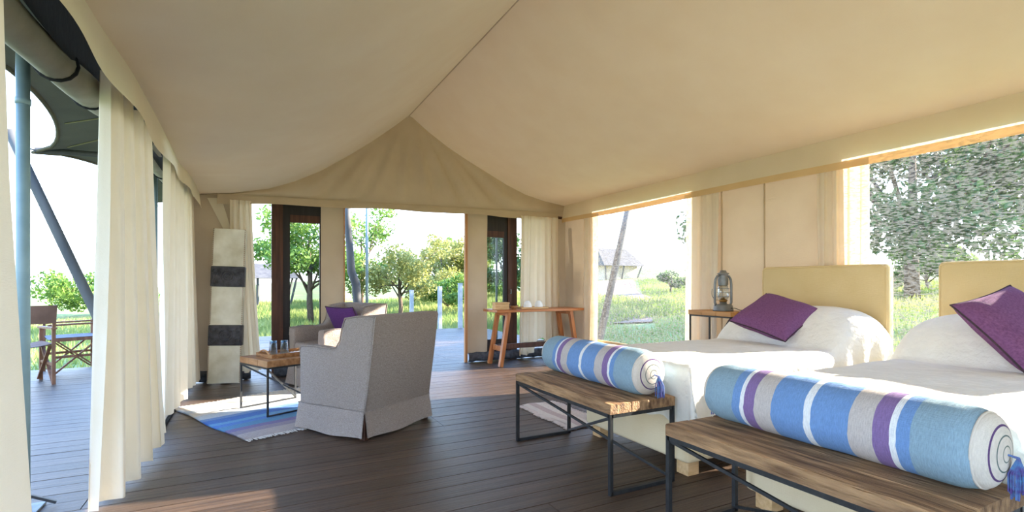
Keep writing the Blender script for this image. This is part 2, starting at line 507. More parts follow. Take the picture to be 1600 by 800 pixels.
# outer fly roof over the inner ceiling
fm = MB()
FS = [(-0.66, 2.44), (0.4, 2.72), (1.2, 3.12), (1.9, 3.62), (2.6, 3.2), (3.4, 2.82), (4.1, 2.58), (4.66, 2.46)]
for i in range(21):
    for x, z in FS: fm.v.append((x, 8.9 - 11.8 * i / 20, z))
fm.f = [(i * 8 + j, i * 8 + j + 1, (i + 1) * 8 + j + 1, (i + 1) * 8 + j) for i in range(20) for j in range(7)]
tag(fm.build('roof', 'roofcloth', smooth=True), kind='structure')

# ------------------------------------------------------------------ back wall
YB = 6.70
wall_back = struct('wall_back')
def gable(u, v):
    x = -0.50 + 4.88 * u
    zt = sec_z(x); zb = 2.13 + 0.06 * u
    z = zb + (zt - zb) * v
    amp = 0.022 * math.sin(math.pi * v) * min(1, (zt - zb) / 0.4)
    rr = math.atan2(x - 1.9, 3.6 - z)
    yw = amp * (math.sin(rr * 26) + 0.6 * math.sin(rr * 47 + 2))
    return (x, YB - 0.015 - 0.03 * math.sin(math.pi * v) + yw, z)
MB().grid(gable, 96, 24).build('gable_panel', 'canvas', wall_back, True)
def hemband(u, v):
    x = -0.34 + 4.57 * u
    zt = 2.125 + 0.075 * u; zb = 2.035 + 0.055 * u + 0.008 * math.sin(x * 5) + 0.03 * math.sin(math.pi * u)
    return (x, YB - 0.05 - 0.012 * math.sin(x * 9) * (1 - v) - 0.02 * (1 - v), zb + (zt + 0.02 - zb) * v)
MB().grid(hemband, 80, 6).build('hem_band', 'canvas', wall_back, True)
MB().tube([(-0.34 + 4.57 * i / 40, YB - 0.055, 2.135 + 0.075 * i / 40) for i in range(41)], 0.004, 6).build('hem_seam', 'canvas', wall_back)
def panel(name, x0, x1, z0, z1, m='canvas', y=YB, wob=0.008, parent=wall_back):
    def fn(u, v):
        x = x0 + (x1 - x0) * u; z = z0 + (z1 - z0) * v
        return (x, y + wob * math.sin(x * 17 + z * 5) * math.sin(z * 6 + 1), z)
    return MB().grid(fn, 12, 30).build(name, m, parent, True)
panel('corner_panel', -0.60, -0.10, 0.05, 2.20)
panel('corner_panel', 4.02, 4.42, 0.05, 2.36)
panel('canvas_strip', 0.775, 1.05, 0.10, 2.16)
panel('canvas_strip', 2.735, 3.055, 0.12, 2.2)
# slanted tied-back corner of canvas above the hide panel
MB().add([(-0.44, YB - 0.03, 2.09), (-0.30, YB - 0.03, 2.10), (-0.15, YB - 0.03, 1.55), (-0.19, YB - 0.03, 1.55),
          (-0.44, YB - 0.02, 2.09), (-0.30, YB - 0.02, 2.10), (-0.15, YB - 0.02, 1.55), (-0.19, YB - 0.02, 1.55)],
         [(0, 1, 2, 3), (7, 6, 5, 4), (0, 3, 7, 4), (1, 0, 4, 5), (2, 1, 5, 6), (3, 2, 6, 7)]).build('tied_flap', 'valance', wall_back)
# low dark groundsheet kerbs
def kerb(x0, x1):
    def fn(u, v):
        x = x0 + (x1 - x0) * u
        a = v * math.pi
        return (x, YB - 0.02 - 0.05 * math.sin(a) - 0.006 * math.sin(x * 23), 0.005 + 0.13 * (1 - math.cos(a)) / 2 + 0.006 * math.sin(x * 31))
    return MB().grid(fn, 24, 6).build('groundsheet', 'stone', wall_back, True)
kerb(2.74, 4.35); kerb(0.24, 1.05); kerb(-0.58, 0.0)
MB().box(2.70, 2.735, YB - 0.03, YB + 0.02, 0, 2.16).build('batten', 'edgewood', wall_back)
MB().box(1.05, 1.062, YB - 0.02, YB + 0.01, 0, 2.16).build('batten', 'edgewood', wall_back)
MB().box(-0.6, 4.4, YB, YB + 0.03, 2.13, 2.17).build('head_rail', 'darkwood', wall_back)

def door(name, post, frame, pane_x, pz0, pz1):
    d = struct(name)
    MB().box(post[0], post[1], YB + 0.01, YB + 0.09, 0, 2.14).build('door_post', 'darkwood', d)
    x0, x1 = frame; a, b = pane_x
    MB().box(x0, a, YB + 0.03, YB + 0.075, 0.02, 2.14).build('stile', 'doorblack', d)
    MB().box(b, x1, YB + 0.03, YB + 0.075, 0.02, 2.14).build('stile', 'doorblack', d)
    MB().box(a, b, YB + 0.03, YB + 0.075, pz1 + 0.09, 2.14).build('top_rail', 'doorblack', d)
    MB().box(a, b, YB + 0.025, YB + 0.075, pz1, pz1 + 0.09).build('mid_rail', 'darkwood', d)
    MB().box(a, b, YB + 0.03, YB + 0.075, 0.02, pz0).build('bottom_rail', 'doorblack', d)
    MB().box(a, b, YB + 0.05, YB + 0.056, pz0, pz1).build('pane', 'pane', d)
    return d
door('door_1', (0.22, 0.345), (0.345, 0.79), (0.425, 0.765), 0.36, 1.87)
door('door_2', (3.40, 3.55), (3.05, 3.40), (3.06, 3.34), 0.30, 1.80)
MB().box(3.25, 3.275, YB + 0.11, YB + 0.13, 0.1, 1.9).build('post_outer', 'polegreen', bpy.data.objects['door_2'])
hk = MB(); hk.tube([(3.43, YB, 1.03), (3.43, YB - 0.03, 1.03), (3.43, YB - 0.03, 0.97), (3.43, YB, 0.97)], 0.006, 6)
hk.build('handle', 'zinc', bpy.data.objects['door_2'])

# ------------------------------------------------------------------ right wall with two screened windows
XR = 4.40
wall_right = struct('wall_right')
def rpanel(name, y0, y1, z0, z1, x=XR, m='canvas', wob=0.006):
    def fn(u, v):
        yy = y0 + (y1 - y0) * u; z = z0 + (z1 - z0) * v
        return (x + wob * math.sin(yy * 7 + z * 2) * math.sin(z * 3 + 1), yy, z)
    return MB().grid(fn, 24, 20).build(name, m, wall_right, True)
W1 = (4.02, 5.90, 0.30, 2.17)
W2 = (0.25, 2.46, 0.30, 2.17)
rpanel('canvas_panel', W1[1], YB, 0, 2.47)
rpanel('canvas_panel', 3.21, W1[0], 0, 2.47)
rpanel('canvas_panel', W2[1], 3.21, 0, 2.47)
rpanel('canvas_panel', -2.7, W2[0], 0, 2.47)
for w in (W1, W2):
    rpanel('sill_panel', w[0], w[1], 0, w[2], wob=0.0)
    rpanel('head_panel', w[0], w[1], w[3], 2.47, wob=0.0)
for yy in (3.21, 3.705):
    MB().box(XR - 0.016, XR - 0.002, yy - 0.005, yy + 0.005, 0.02, 2.3).build('seam_batten', 'canvas', wall_right)
def val_r(u, v):
    yy = 6.66 - 9.3 * u
    return (XR - 0.075 + 0.045 * v - 0.006 * math.sin(yy * 3.1) * (1 - v), yy, 2.125 + 0.245 * v + 0.006 * math.sin(yy * 2.2) * (1 - v))
MB().grid(val_r, 90, 4).build('valance', 'valance', wall_right, True)
def hem_r(u, v):
    yy = 6.66 - 9.3 * u
    return (XR - 0.077 - 0.006 * math.sin(yy * 3.1), yy, 2.065 + 0.062 * v + 0.006 * math.sin(yy * 2.2))
MB().grid(hem_r, 90, 2).build('valance_hem', 'hem', wall_right, True)
for k, w in enumerate((W1, W2)):
    wd = struct('window_%d' % (k + 1))
    MB().box(XR + 0.004, XR + 0.008, w[0], w[1], w[2], w[3]).build('insect_screen', 'screen', wd)
    for (y0, y1, z0, z1) in ((w[0] - .02, w[0] + .02, w[2], w[3]), (w[1] - .02, w[1] + .02, w[2], w[3]), (w[0], w[1], w[2] - .02, w[2] + .02)):
        MB().box(XR - 0.004, XR + 0.012, y0, y1, z0, z1).build('binding', 'hem', wd)

# ------------------------------------------------------------------ left side: valance, black lining, rolled flaps, kerb
wall_left = struct('wall_left')
def vl_top(yy): return 2.10 + 0.02 * (yy - 2.0) / 2 + 0.012 * math.sin(yy * 2.6)
def val_l(u, v):
    yy = 6.62 - 9.2 * u
    scal = 0.035 * abs(math.sin(yy * 1.9)) + 0.014 * math.sin(yy * 4.3)
    zt = vl_top(yy); zb = zt - 0.175 + scal
    return (-0.515 - 0.02 * v * 0 - 0.014 * math.sin(yy * 5.5) * (1 - v) + 0.01 * (1 - v), yy, zb + (zt + 0.03 - zb) * v)
MB().grid(val_l, 140, 6).build('valance', 'valance', wall_left, True)
def blk(u, v):
    yy = 6.6 - 9.2 * u
    return (-0.655 - 0.01 * math.sin(yy * 3), yy, 2.07 + 0.03 * math.sin(yy * 1.7 + 1) + 0.36 * v)
MB().grid(blk, 60, 3).build('black_lining', 'black', wall_left, True)
def roll(y0, y1, z0, z1, r):
    pts = []; rs = []
    for i in range(33):
        t = i / 32
        pts.append((-0.73 + 0.012 * math.sin(t * 9), y0 + (y1 - y0) * t, z0 + (z1 - z0) * t ** 3 - 0.02 * math.sin(t * math.pi)))
        rs.append(r * (1 + 0.06 * math.sin(t * 17) - 0.25 * max(0, 1 - min(t, 1 - t) / 0.04)))
    o = MB().tube(pts, rs, 16).build('rolled_flap', 'rollgrey', wall_left, True)
    for t in (0.3, 0.72, 0.9):
        p = pts[int(t * 32)]; q = rs[int(t * 32)] + 0.004
        MB().tube([(p[0] + q * math.cos(a), p[1] + 0.012 * math.sin(a), p[2] + q * math.sin(a)) for a in [2 * math.pi * k / 14 for k in range(14)]], 0.008, 6, closed=True).build('strap', 'black', o)
roll(0.6, 3.62, 2.03, 2.11, 0.07)
roll(3.85, 6.4, 2.20, 2.17, 0.078)
MB().box(-0.665, -0.635, 4.9, 6.65, 0.0, 0.045).build('groundsheet', 'black', wall_left)
MB().box(-0.635, -0.615, 4.5, 6.65, 0.012, 0.05).build('groundsheet_piping', 'whitestrip', wall_left)
MB().box(-0.615, -0.59, 4.5, 6.65, 0.0, 0.018).build('groundsheet_edge', 'black', wall_left)
# corner canvas that closes the side between the last curtain and the gable
def lc(u, v):
    return (-0.60 + 0.006 * math.sin(v * 12), 6.42 + 0.28 * u, 0.02 + 2.15 * v)
MB().grid(lc, 4, 16).build('corner_panel', 'canvas', wall_left, True)

# rear end of the tent behind the camera: canvas wings either side of an open doorway
wall_rear = struct('wall_rear')
def rear(x0, x1, z0):
    def fn(u, v):
        x = x0 + (x1 - x0) * u
        return (x, -2.7, z0 + (sec_z(x) - z0) * v)
    MB().grid(fn, 16, 6).build('canvas_panel', 'canvas', wall_rear, True)
rear(-0.52, 0.7, 0.0); rear(0.7, 3.1, 2.1); rear(3.1, 4.36, 0.0)

# ------------------------------------------------------------------ curtains
def curtain(label, t0, t1, zt, b0, b1, zb, folds, amp, seed, group=None, hook=0.0, nu=None, lift=None):
    t0, t1, b0, b1 = Vector(t0), Vector(t1), Vector(b0), Vector(b1)
    r_ = random.Random(seed)
    ph = [r_.uniform(0, 6.28) for _ in range(6)]
    c0 = (t0 + t1 + b0 + b1) / 4
    def fn(u, v):
        w = 1 - v                                    # 0 top, 1 bottom
        a = t0.lerp(t1, u); b = b0.lerp(b1, u)
        p = a.lerp(b, w ** 1.3)
        d = ((t1 - t0).lerp(b1 - b0, w)).normalized()
        nrm = Vector((-d.y, d.x))
        ua = u + 0.03 * math.sin(u * 9 + ph[0]) * w
        f = math.sin(ua * folds * 2 * math.pi + ph[1] + 0.5 * math.sin(w * 2 + ph[4])) + 0.35 * math.sin(ua * folds * 4.3 * math.pi + ph[2] + w)
        f = math.tanh(f * 1.7)
        q = p + nrm * (amp * f * (0.55 + 0.6 * w)) + d * (amp * 0.35 * math.cos(ua * folds * 4 * math.pi + ph[3]))
        z = zt + (zb - zt) * w
        if lift: z += lift(u) * w ** 2
        z += 0.008 * math.sin(u * folds * 6.28 + ph[5]) * w
        return (q.x - c0.x, q.y - c0.y, z)
    o = MB().grid(fn, nu or int(folds * 18), 36).build('curtain', 'curtain', smooth=True)
    o.location = (c0.x, c0.y, 0)
    return tag(o, label, 'curtain', group)

curtain('cream cotton curtain at the left edge of the picture beside the steel pole', (-0.60, 0.75), (-0.60, 1.90), 2.2, (-0.56, 0.8), (-0.585, 2.13), 0.02, 3.5, 0.03, 1)
curtain('wide cream curtain hanging in front of the porch camp chairs', (-0.61, 2.97), (-0.59, 4.02), 2.12, (-0.655, 3.12), (-0.535, 4.08), 0.01, 4.4, 0.055, 2,
        lift=lambda u: 0.10 * u ** 2)
curtain('narrow cream curtain between the wide curtain and the corner curtain on the porch side', (-0.60, 4.80), (-0.60, 5.85), 2.14, (-0.64, 4.62), (-0.57, 5.6), 0.05, 3.6, 0.05, 3)
curtain('bluish lit cream curtain in the porch side corner by the hide panel', (-0.60, 6.02), (-0.575, 6.56), 2.14, (-0.60, 5.75), (-0.53, 6.56), 0.06, 4, 0.04, 4)
curtain('cream curtain behind the tall hide panel', (-0.22, 6.62), (0.0, 6.62), 2.08, (-0.20, 6.58), (0.10, 6.60), 0.10, 3.5, 0.03, 5)
curtain('cream curtain hanging behind the orange wooden console table', (3.55, 6.60), (4.22, 6.60), 2.13, (3.50, 6.58), (4.25, 6.58), 0.06, 5.5, 0.035, 6,
        lift=lambda u: 0.26 * math.exp(-((u - 0.55) / 0.16) ** 2))
curtain('thin cream curtain beside the first window near the console table', (4.34, 5.74), (4.34, 6.12), 2.12, (4.32, 5.72), (4.32, 6.1), 0.06, 2.5, 0.025, 7)
curtain('sunlit cream curtain behind the lantern and bedside table', (4.345, 3.70), (4.345, 4.15), 2.12, (4.35, 3.72), (4.34, 4.19), 0.06, 3, 0.022, 8)
curtain('bright backlit cream curtain between the two headboards and window', (4.335, 2.24), (4.335, 2.67), 2.12, (4.345, 2.24), (4.345, 2.66), 0.06, 4.5, 0.026, 9)

# ------------------------------------------------------------------ porch: fly canvas, poles, struts
def arc(y0, y1, deep, n=24):
    return [(-1.62 + deep * math.sin(math.pi * i / n) ** 0.5, y0 + (y1 - y0) * i / n) for i in range(n + 1)]
edge = arc(-2.6, 2.3, 0.45)[:-1] + arc(2.3, 5.6, 0.43)[:-1] + arc(5.6, 9.0, 0.40)
def fz(x): return 2.42 + (x + 0.7) * 0.22
fb = MB()
nb = 7
for x, yy in edge:
    for k in range(nb + 1):
        xx = -0.62 + (x + 0.62) * k / nb
        fb.v.append((xx, yy, fz(xx)))
fb.f = [(i * (nb + 1) + k, i * (nb + 1) + k + 1, (i + 1) * (nb + 1) + k + 1, (i + 1) * (nb + 1) + k) for i in range(len(edge) - 1) for k in range(nb)]
fly = fb.build('porch_fly', 'olive', smooth=True)
tag(fly, 'dark olive canvas fly with scalloped edge over the porch', 'awning')
MB().tube([(x, yy, fz(x)) for x, yy in edge], 0.014, 8).build('edge_binding', 'olive', fly)
for a, b in (((-1.22, 4.83), (-0.7, 4.64)), ((-1.37, 5.50), (-0.7, 5.05))):
    MB().bar((a[0], a[1], fz(a[0]) - 0.006), (b[0], b[1], fz(b[0]) - 0.006), 0.012, 0.004).build('seam_tape', 'seam', fly)
MB().tube([(-1.60, 5.58, 2.235), (-0.62, 5.58, 2.26)], 0.024, 10).build('spreader_pole', 'strut', fly)
MB().tube([(-1.72, 5.52, 2.30), (-1.64, 5.56, 2.24), (-1.60, 5.58, 2.235)], 0.006, 6).build('guy_loop', 'blackmetal', fly)

for k, (px, py, lab) in enumerate([(-0.995, 3.31, 'blue grey steel pole with base plate at the left edge of the picture'),
                                   (-0.98, 7.05, 'slim blue grey steel pole seen between the porch curtains')]):
    t = thing('porch_pole', lab, 'pole', (px, py, 0), 0, 'steel porch poles')
    MB().tube([(0, 0, 0.01), (0, 0, fz(px))], 0.027, 14).build('shaft', 'polegreen', t, True)
    MB().tube([(0, 0, 2.0), (0, 0, 2.03)], 0.030, 14).build('collar', 'polegreen', t, True)
    MB().rbox(-0.07, 0.07, -0.07, 0.07, 0, 0.012, 0.003).build('base_plate', 'zinc', t)
    MB().bar((0.03, 0, 0.07), (0.12, 0.02, 0.015), 0.02, 0.012).build('bracket', 'blackmetal', t)
def strut(a, b, lab, r=0.04):
    a, b = Vector(a), Vector(b)
    pts = [tuple((b - a) * (i / 8)) for i in range(9)]
    t = thing('tent_strut', lab, 'strut', a, 0, 'slanting tent struts')
    MB().tube(pts, [r * (1.05 - 0.2 * i / 8) for i in range(9)], 10).build('pole', 'strut', t, True)
    MB().tube([pts[0], tuple((b - a) * 0.02)], r * 1.3, 10).build('foot_shoe', 'blackmetal', t, True)
strut((-0.86, 5.5, 0.0), (-1.74, 5.5, 2.36), 'dark slanting strut holding up the olive porch fly')
strut((4.66, 6.37, -0.35), (5.40, 6.37, 2.35), 'grey slanting strut seen through the first window screen', 0.06)

# ------------------------------------------------------------------ beds
def bed(lab, spread_lab, y0, y1):
    x0, x1 = 2.20, 4.22
    yc = (y0 + y1) / 2; w = (y1 - y0)
    t = thing('bed', lab, 'bed', (x0, yc, 0), 0, 'single beds')
    MB().rbox(0.01, 2.02, -w / 2 + 0.01, w / 2 - 0.01, 0.085, 0.36, 0.025, 3).build('bed_base', 'bedbase', t, True)
    MB().rbox(0.03, 2.02, -w / 2 + 0.03, w / 2 - 0.03, 0.36, 0.625, 0.06, 4).build('mattress', 'spread', t, True)
    for sx in (0.05, 1.9):
        for sy in (-1, 1):
            MB().rbox(sx, sx + 0.09, sy * (w / 2 - 0.09) - 0.045, sy * (w / 2 - 0.09) + 0.045, 0, 0.088, 0.003, 1).build('foot_block', 'pine', t)
    hb = MB().rbox(2.03, 2.13, -w / 2 - 0.02, w / 2 + 0.02, 0.06, 1.27, 0.028, 3).build('headboard', 'headboard', t, True)
    MB().tube([(2.035, -w / 2 - 0.01, 0.3), (2.035, -w / 2 - 0.01, 1.24), (2.035, -w / 2 + 0.03, 1.262), (2.035, w / 2 - 0.03, 1.262), (2.035, w / 2 + 0.01, 1.24), (2.035, w / 2 + 0.01, 0.3)], 0.006, 6).build('piping', 'headboard', hb)
    # bedspread, a draped sheet with the pillows' bulge under it
    L = 2.0; rr = 0.07; drop = 0.31
    ww = w / 2 + 0.018
    def edge_map(d):
        """distance past the start of the rounding -> (outward, down)"""
        if d <= 0: return 0, 0
        q = rr * math.pi / 2
        if d < q:
            a = d / rr
            return rr * math.sin(a), rr * (1 - math.cos(a))
        return rr, rr + d - q
    sd = rnd.uniform(0, 9)
    def top_z(x, yy):
        b = 0.0
        s = (x - 1.40) / 0.60
        if s > 0:
            s = min(s, 1.0)
            b = 0.29 * math.sin(min(s * 1.55, 1.0) * math.pi / 2) ** 0.8
            if s > 0.80: b *= 1 - 0.25 * ((s - 0.80) / 0.20) ** 2
            b *= 1 - 0.30 * abs(yy / ww) ** 4
        return 0.650 + b + 0.006 * noise.noise((x * 3 + sd, yy * 3, 0)) + 0.004 * noise.noise((x * 9 + sd, yy * 9, 4))
    na, nbb = 96, 84
    amax = L + drop + 0.04; bmax = ww + drop + 0.10
    def fn(u, v):
        a = -drop - 0.04 + amax * u
        bb = -bmax + 2 * bmax * v
        da = max(0, rr - a) if a < rr else 0
        db = abs(bb) - (ww - rr)
        ox, dx = edge_map(da); oy, dy = edge_map(db)
        x = a if da <= 0 else rr - ox
        sgn = 1 if bb > 0 else -1
        yy = bb if db <= 0 else sgn * (ww - rr + oy)
        bul = max(0, min(1, (x - 1.40) / 0.25))
        tz = top_z(x, max(-ww, min(ww, yy)))
        down = max(dx, dy) + 0.25 * min(dx, dy)
        ext = (0.10 if x > 1.35 else 0.0) * bul
        z = tz - down * (1 + 0.2 * ext)
        k = min(1, max(0, down - 0.05) / 0.2)
        rip = k * (0.012 * math.sin(x * 31 + sd) + 0.010 * math.sin(x * 17 + 2)) if dy >= dx else k * (0.012 * math.sin(yy * 29 + sd))
        if dy >= dx and db > 0: yy += sgn * (rip + 0.03 * k + 0.05 * bul * min(1, down / 0.1) * max(0, 1 - down / 0.5))
        elif da > 0: x -= rip + 0.012 * k
        if dx > 0.05 and dy > 0.05:
            c = min(dx, dy)
            x -= 0.20 * c; yy += sgn * 0.20 * c
        z = max(z, 0.325 + 0.006 * math.sin(x * 40) + 0.006 * math.sin(yy * 37))
        return (x, yy, z)
    sp = MB().grid(fn, na, nbb).build('bedspread', 'spread', smooth=True)
    sp.location = (x0, yc, 0)
    tag(sp, spread_lab, 'bedspread', 'white bedspreads')
    return t
bed('single bed with mustard headboard beside the lantern and bedside table', 'white bedspread on the bed beside the lantern table', 2.09, 3.10)
bed('single bed with mustard headboard at the right edge of the picture', 'white bedspread on the bed at the right edge of the picture', 0.71, 1.74)

# ------------------------------------------------------------------ cushions
def diamond(a, b):
    a = Vector(a).normalized(); b = Vector(b); b = (b - a * b.dot(a)).normalized()
    ex = (a - b).normalized(); ey = (a + b).normalized()
    return Matrix((ex, ey, ex.cross(ey))).transposed().to_euler()
def lying(e1, e2):
    ex = Vector(e1).normalized(); ey = -Vector(e2); ey = (ey - ex * ey.dot(ex)).normalized()
    return Matrix((ex, ey, ex.cross(ey))).transposed().to_euler()
def cushion(name, lab, w, h, th, loc, rot, m, group=None):
    t = bpy.data.objects.new(name, None); COL.objects.link(t)
    t.location = loc; t.rotation_euler = rot
    tag(t, lab, 'cushion', group)
    def outline(u, v):
        return (w / 2 * u * (1 - 0.07 * (1 - abs(v) ** 2) * abs(u) ** 3), h / 2 * v * (1 - 0.07 * (1 - abs(u) ** 2) * abs(v) ** 3))
    def face(sg):
        def fn(a, b):
            u = 2 * a - 1; v = 2 * b - 1
            x, yy = outline(u, v)
            z = sg * th / 2 * ((1 - u ** 4) * (1 - v ** 4)) ** 0.55 + 0.006 * noise.noise((u * 2, v * 2, sg + loc[0] * 9))
            if abs(u) == 1 or abs(v) == 1: z = 0
            return (x, yy, z)
        return fn
    b = MB().grid(face(1), 28, 28)
    n0 = len(b.v)
    b.grid(face(-1), 28, 28)
    b.f = [f if f[0] < n0 else f[::-1] for f in b.f]
    b.build('cover', m, t, True)
    per = [outline(-1 + 2 * i / 20, -1) for i in range(20)] + [outline(1, -1 + 2 * i / 20) for i in range(20)] + [outline(1 - 2 * i / 20, 1) for i in range(20)] + [outline(-1, 1 - 2 * i / 20) for i in range(20)]
    MB().tube([(x, yy, 0) for x, yy in per], 0.005, 6, closed=True).build('piping', 'piping', t, True)
    return t
cushion('cushion', 'purple cushion lying diagonally on the bed beside the lantern', 0.50, 0.48, 0.16, (3.70, 2.61, 0.862), lying((0.899, -0.025, 0.43), (0.077, -0.94, -0.27)), 'purple', 'purple cushions')
cushion('cushion', 'purple cushion propped on the bed at the right edge of the picture', 0.46, 0.46, 0.15, (3.70, 1.18, 0.885), diamond((0.686, -0.647, -0.356), (0.63, 0.32, 0.69)), 'purple', 'purple cushions')

# ------------------------------------------------------------------ benches
def bench(lab, y0, y1):
    t = thing('bench', lab, 'bench', (1.905, (y0 + y1) / 2, 0), 0, 'foot benches')
    w = 0.46; l = y1 - y0; ht = 0.485; th = 0.055
    edges = [-w / 2, -0.085, 0.075, w / 2]
    for a, b in zip(edges, edges[1:]):
        bm = MB()
        NS = 14
        def fn(i, c):
            yy = -l / 2 + l * i / NS
            j = 0.003 * noise.noise((a * 20, yy * 7, c))
            return yy, j
        prof = []
        for i in range(NS + 1):
            yy, j = fn(i, 1)
            zt = ht + 0.003 * noise.noise((a * 30, yy * 9, 7)) - (0.004 if i in (0, NS) else 0)
            x0 = a + 0.001 + abs(j); x1 = b - 0.001 - abs(fn(i, 3)[1])
            prof.append([(x0, yy, ht - th), (x1, yy, ht - th), (x1, yy, zt - 0.005), (x1 - 0.006, yy, zt), (x0 + 0.006, yy, zt), (x0, yy, zt - 0.005)])
        vs = [p for r_ in prof for p in r_]
        fs = [(i * 6 + k, i * 6 + (k + 1) % 6, (i + 1) * 6 + (k + 1) % 6, (i + 1) * 6 + k)[::-1] for i in range(NS) for k in range(6)]
        fs += [(0, 1, 2, 3, 4, 5), tuple(NS * 6 + k for k in range(5, -1, -1))]
        bm.add(vs, fs).build('top_plank', 'rustic', t)
    s = 0.020; X = w / 2 - 0.012; Y = l / 2 - 0.012; zt = ht - th - s / 2
    for sx in (-1, 1):
        for sy in (-1, 1):
            MB().bar((sx * X, sy * Y, 0), (sx * X, sy * Y, zt + s / 2), s).build('leg', 'blackmetal', t)
        MB().bar((sx * X, -Y, zt), (sx * X, Y, zt), s).build('top_rail', 'blackmetal', t)
    for sy in (-1, 1):
        MB().bar((-X, sy * Y, zt), (X, sy * Y, zt), s).build('top_rail', 'blackmetal', t)
        MB().bar((-X, sy * Y, s / 2), (X, sy * Y, s / 2), s).build('floor_rail', 'blackmetal', t)
    MB().bar((-X, Y, zt - 0.01), (X, -Y, 0.02), 0.014).build('brace', 'blackmetal', t)
    MB().bar((-X, -Y, zt - 0.01), (X, Y, 0.02), 0.014).build('brace', 'blackmetal', t)
    return t
bench('rustic plank bench on black steel frame at the foot of the lantern side bed', 2.12, 3.19)
bench('rustic plank bench on black steel frame in the bottom right corner of the picture', 0.665, 1.725)

# ------------------------------------------------------------------ bolsters
TEAL, BLUE, WHT, PUR, BEI = srgb(138, 164, 180), srgb(112, 148, 198), srgb(228, 230, 232), srgb(132, 108, 156), srgb(192, 184, 180)
half = [(0.0, WHT), (0.012, BLUE), (0.148, BEI), (0.224, PUR), (0.275, WHT), (0.293, BLUE), (0.333, TEAL)]
stops = [(0, TEAL)]
bounds = [0.333, 0.293, 0.275, 0.224, 0.148, 0.012]
cols_l = [BLUE, WHT, PUR, BEI, BLUE, WHT]
for b_, c_ in zip(bounds, cols_l): stops.append((0.5 - b_, c_))
for b_, c_ in zip(bounds[::-1], [BLUE, BEI, PUR, WHT, BLUE, TEAL]): stops.append((0.5 + b_, c_))
M['bolster'] = stripe_mat('striped bolster cotton', stops, 'Y', -0.5, 0.5, mottled=0.16)
CREAM = srgb(212, 202, 190)
M['bolster_cap'] = stripe_mat('bolster end rings', [(0, CREAM), (0.17, srgb(110, 120, 112)), (0.20, CREAM), (0.40, srgb(96, 110, 106)), (0.435, CREAM), (0.62, srgb(92, 66, 110)), (0.665, CREAM)], 'Y', 0.0, 0.128, mottled=0.08, radial=True)
M['tassel'] = mat('purple blue tassel', srgb(96, 72, 140), srgb(90, 140, 190), 60, bump=0.3)
def bolster(lab, y0, y1, x=1.985, r=0.128):
    l = y1 - y0; h = l / 2
    t = thing('bolster', lab, 'bolster', (x, (y0 + y1) / 2, 0.485 + r + 0.002), 0, 'striped bolsters')
    prof = []
    N = 60
    for i in range(N + 1):
        yy = -h + 2 * h * i / N
        e_ = max(0, (abs(yy) - (h - 0.06)) / 0.06)
        rr = r * (1 - 0.10 * e_ ** 2 + 0.010 * math.sin(yy * 13) + 0.006 * math.sin(yy * 29 + 1))
        prof.append((rr, yy))
    bm = MB().lathe(prof, 40, axis='Y')
    # flatten slightly where it rests
    bm.v = [(a * (1.0 + 0.04 * (c < 0)), b, max(c, -r + 0.004)) for a, b, c in bm.v]
    bm.build('body', 'bolster', t, True)
    r0 = prof[0][0]
    for sg in (-1, 1):
        pr = [(r0 * math.cos(a), sg * (h + 0.045 * math.sin(a))) for a in [math.pi / 2 * k / 12 for k in range(13)]]
        pr = [(max(q[0], 0.0005), q[1]) for q in pr]
        cmb = MB().lathe(pr, 40, axis='Y')
        if sg < 0: cmb.f = [f[::-1] for f in cmb.f]
        cmb.v = [(a, b, max(c, -r + 0.004)) for a, b, c in cmb.v]
        cap = cmb.build('end_cap', 'bolster_cap', t, True)
        MB().tube([(r0 * math.cos(a), sg * h, max(r0 * math.sin(a), -r + 0.006)) for a in [2 * math.pi * k / 40 for k in range(40)]], 0.004, 6, closed=True).build('seam', M['bolster_cap'], t, True)
        ts = MB()
        for k in range(22):
            a = k / 22 * 6.28; q = 0.012 + 0.012 * rnd.random()
            x1 = 0.03 + q * math.cos(a); y1_ = sg * (h + 0.06 + q * math.sin(a))
            ts.tube([(0, sg * (h + 0.04), 0.0), (0.012 + 0.3 * x1, sg * (h + 0.062), -0.01), (x1, y1_, -0.06), (x1 * 1.1, y1_, -0.105 - 0.03 * rnd.random())], 0.0028, 4)
        tag(ts.build('tassel', 'tassel', t), 'purple and blue tassel')
    return t
bolster('blue striped bolster on the bench by the lantern side bed', 2.175, 3.145)
bolster('blue striped bolster on the bench in the bottom right corner of the picture', 0.70, 1.67)

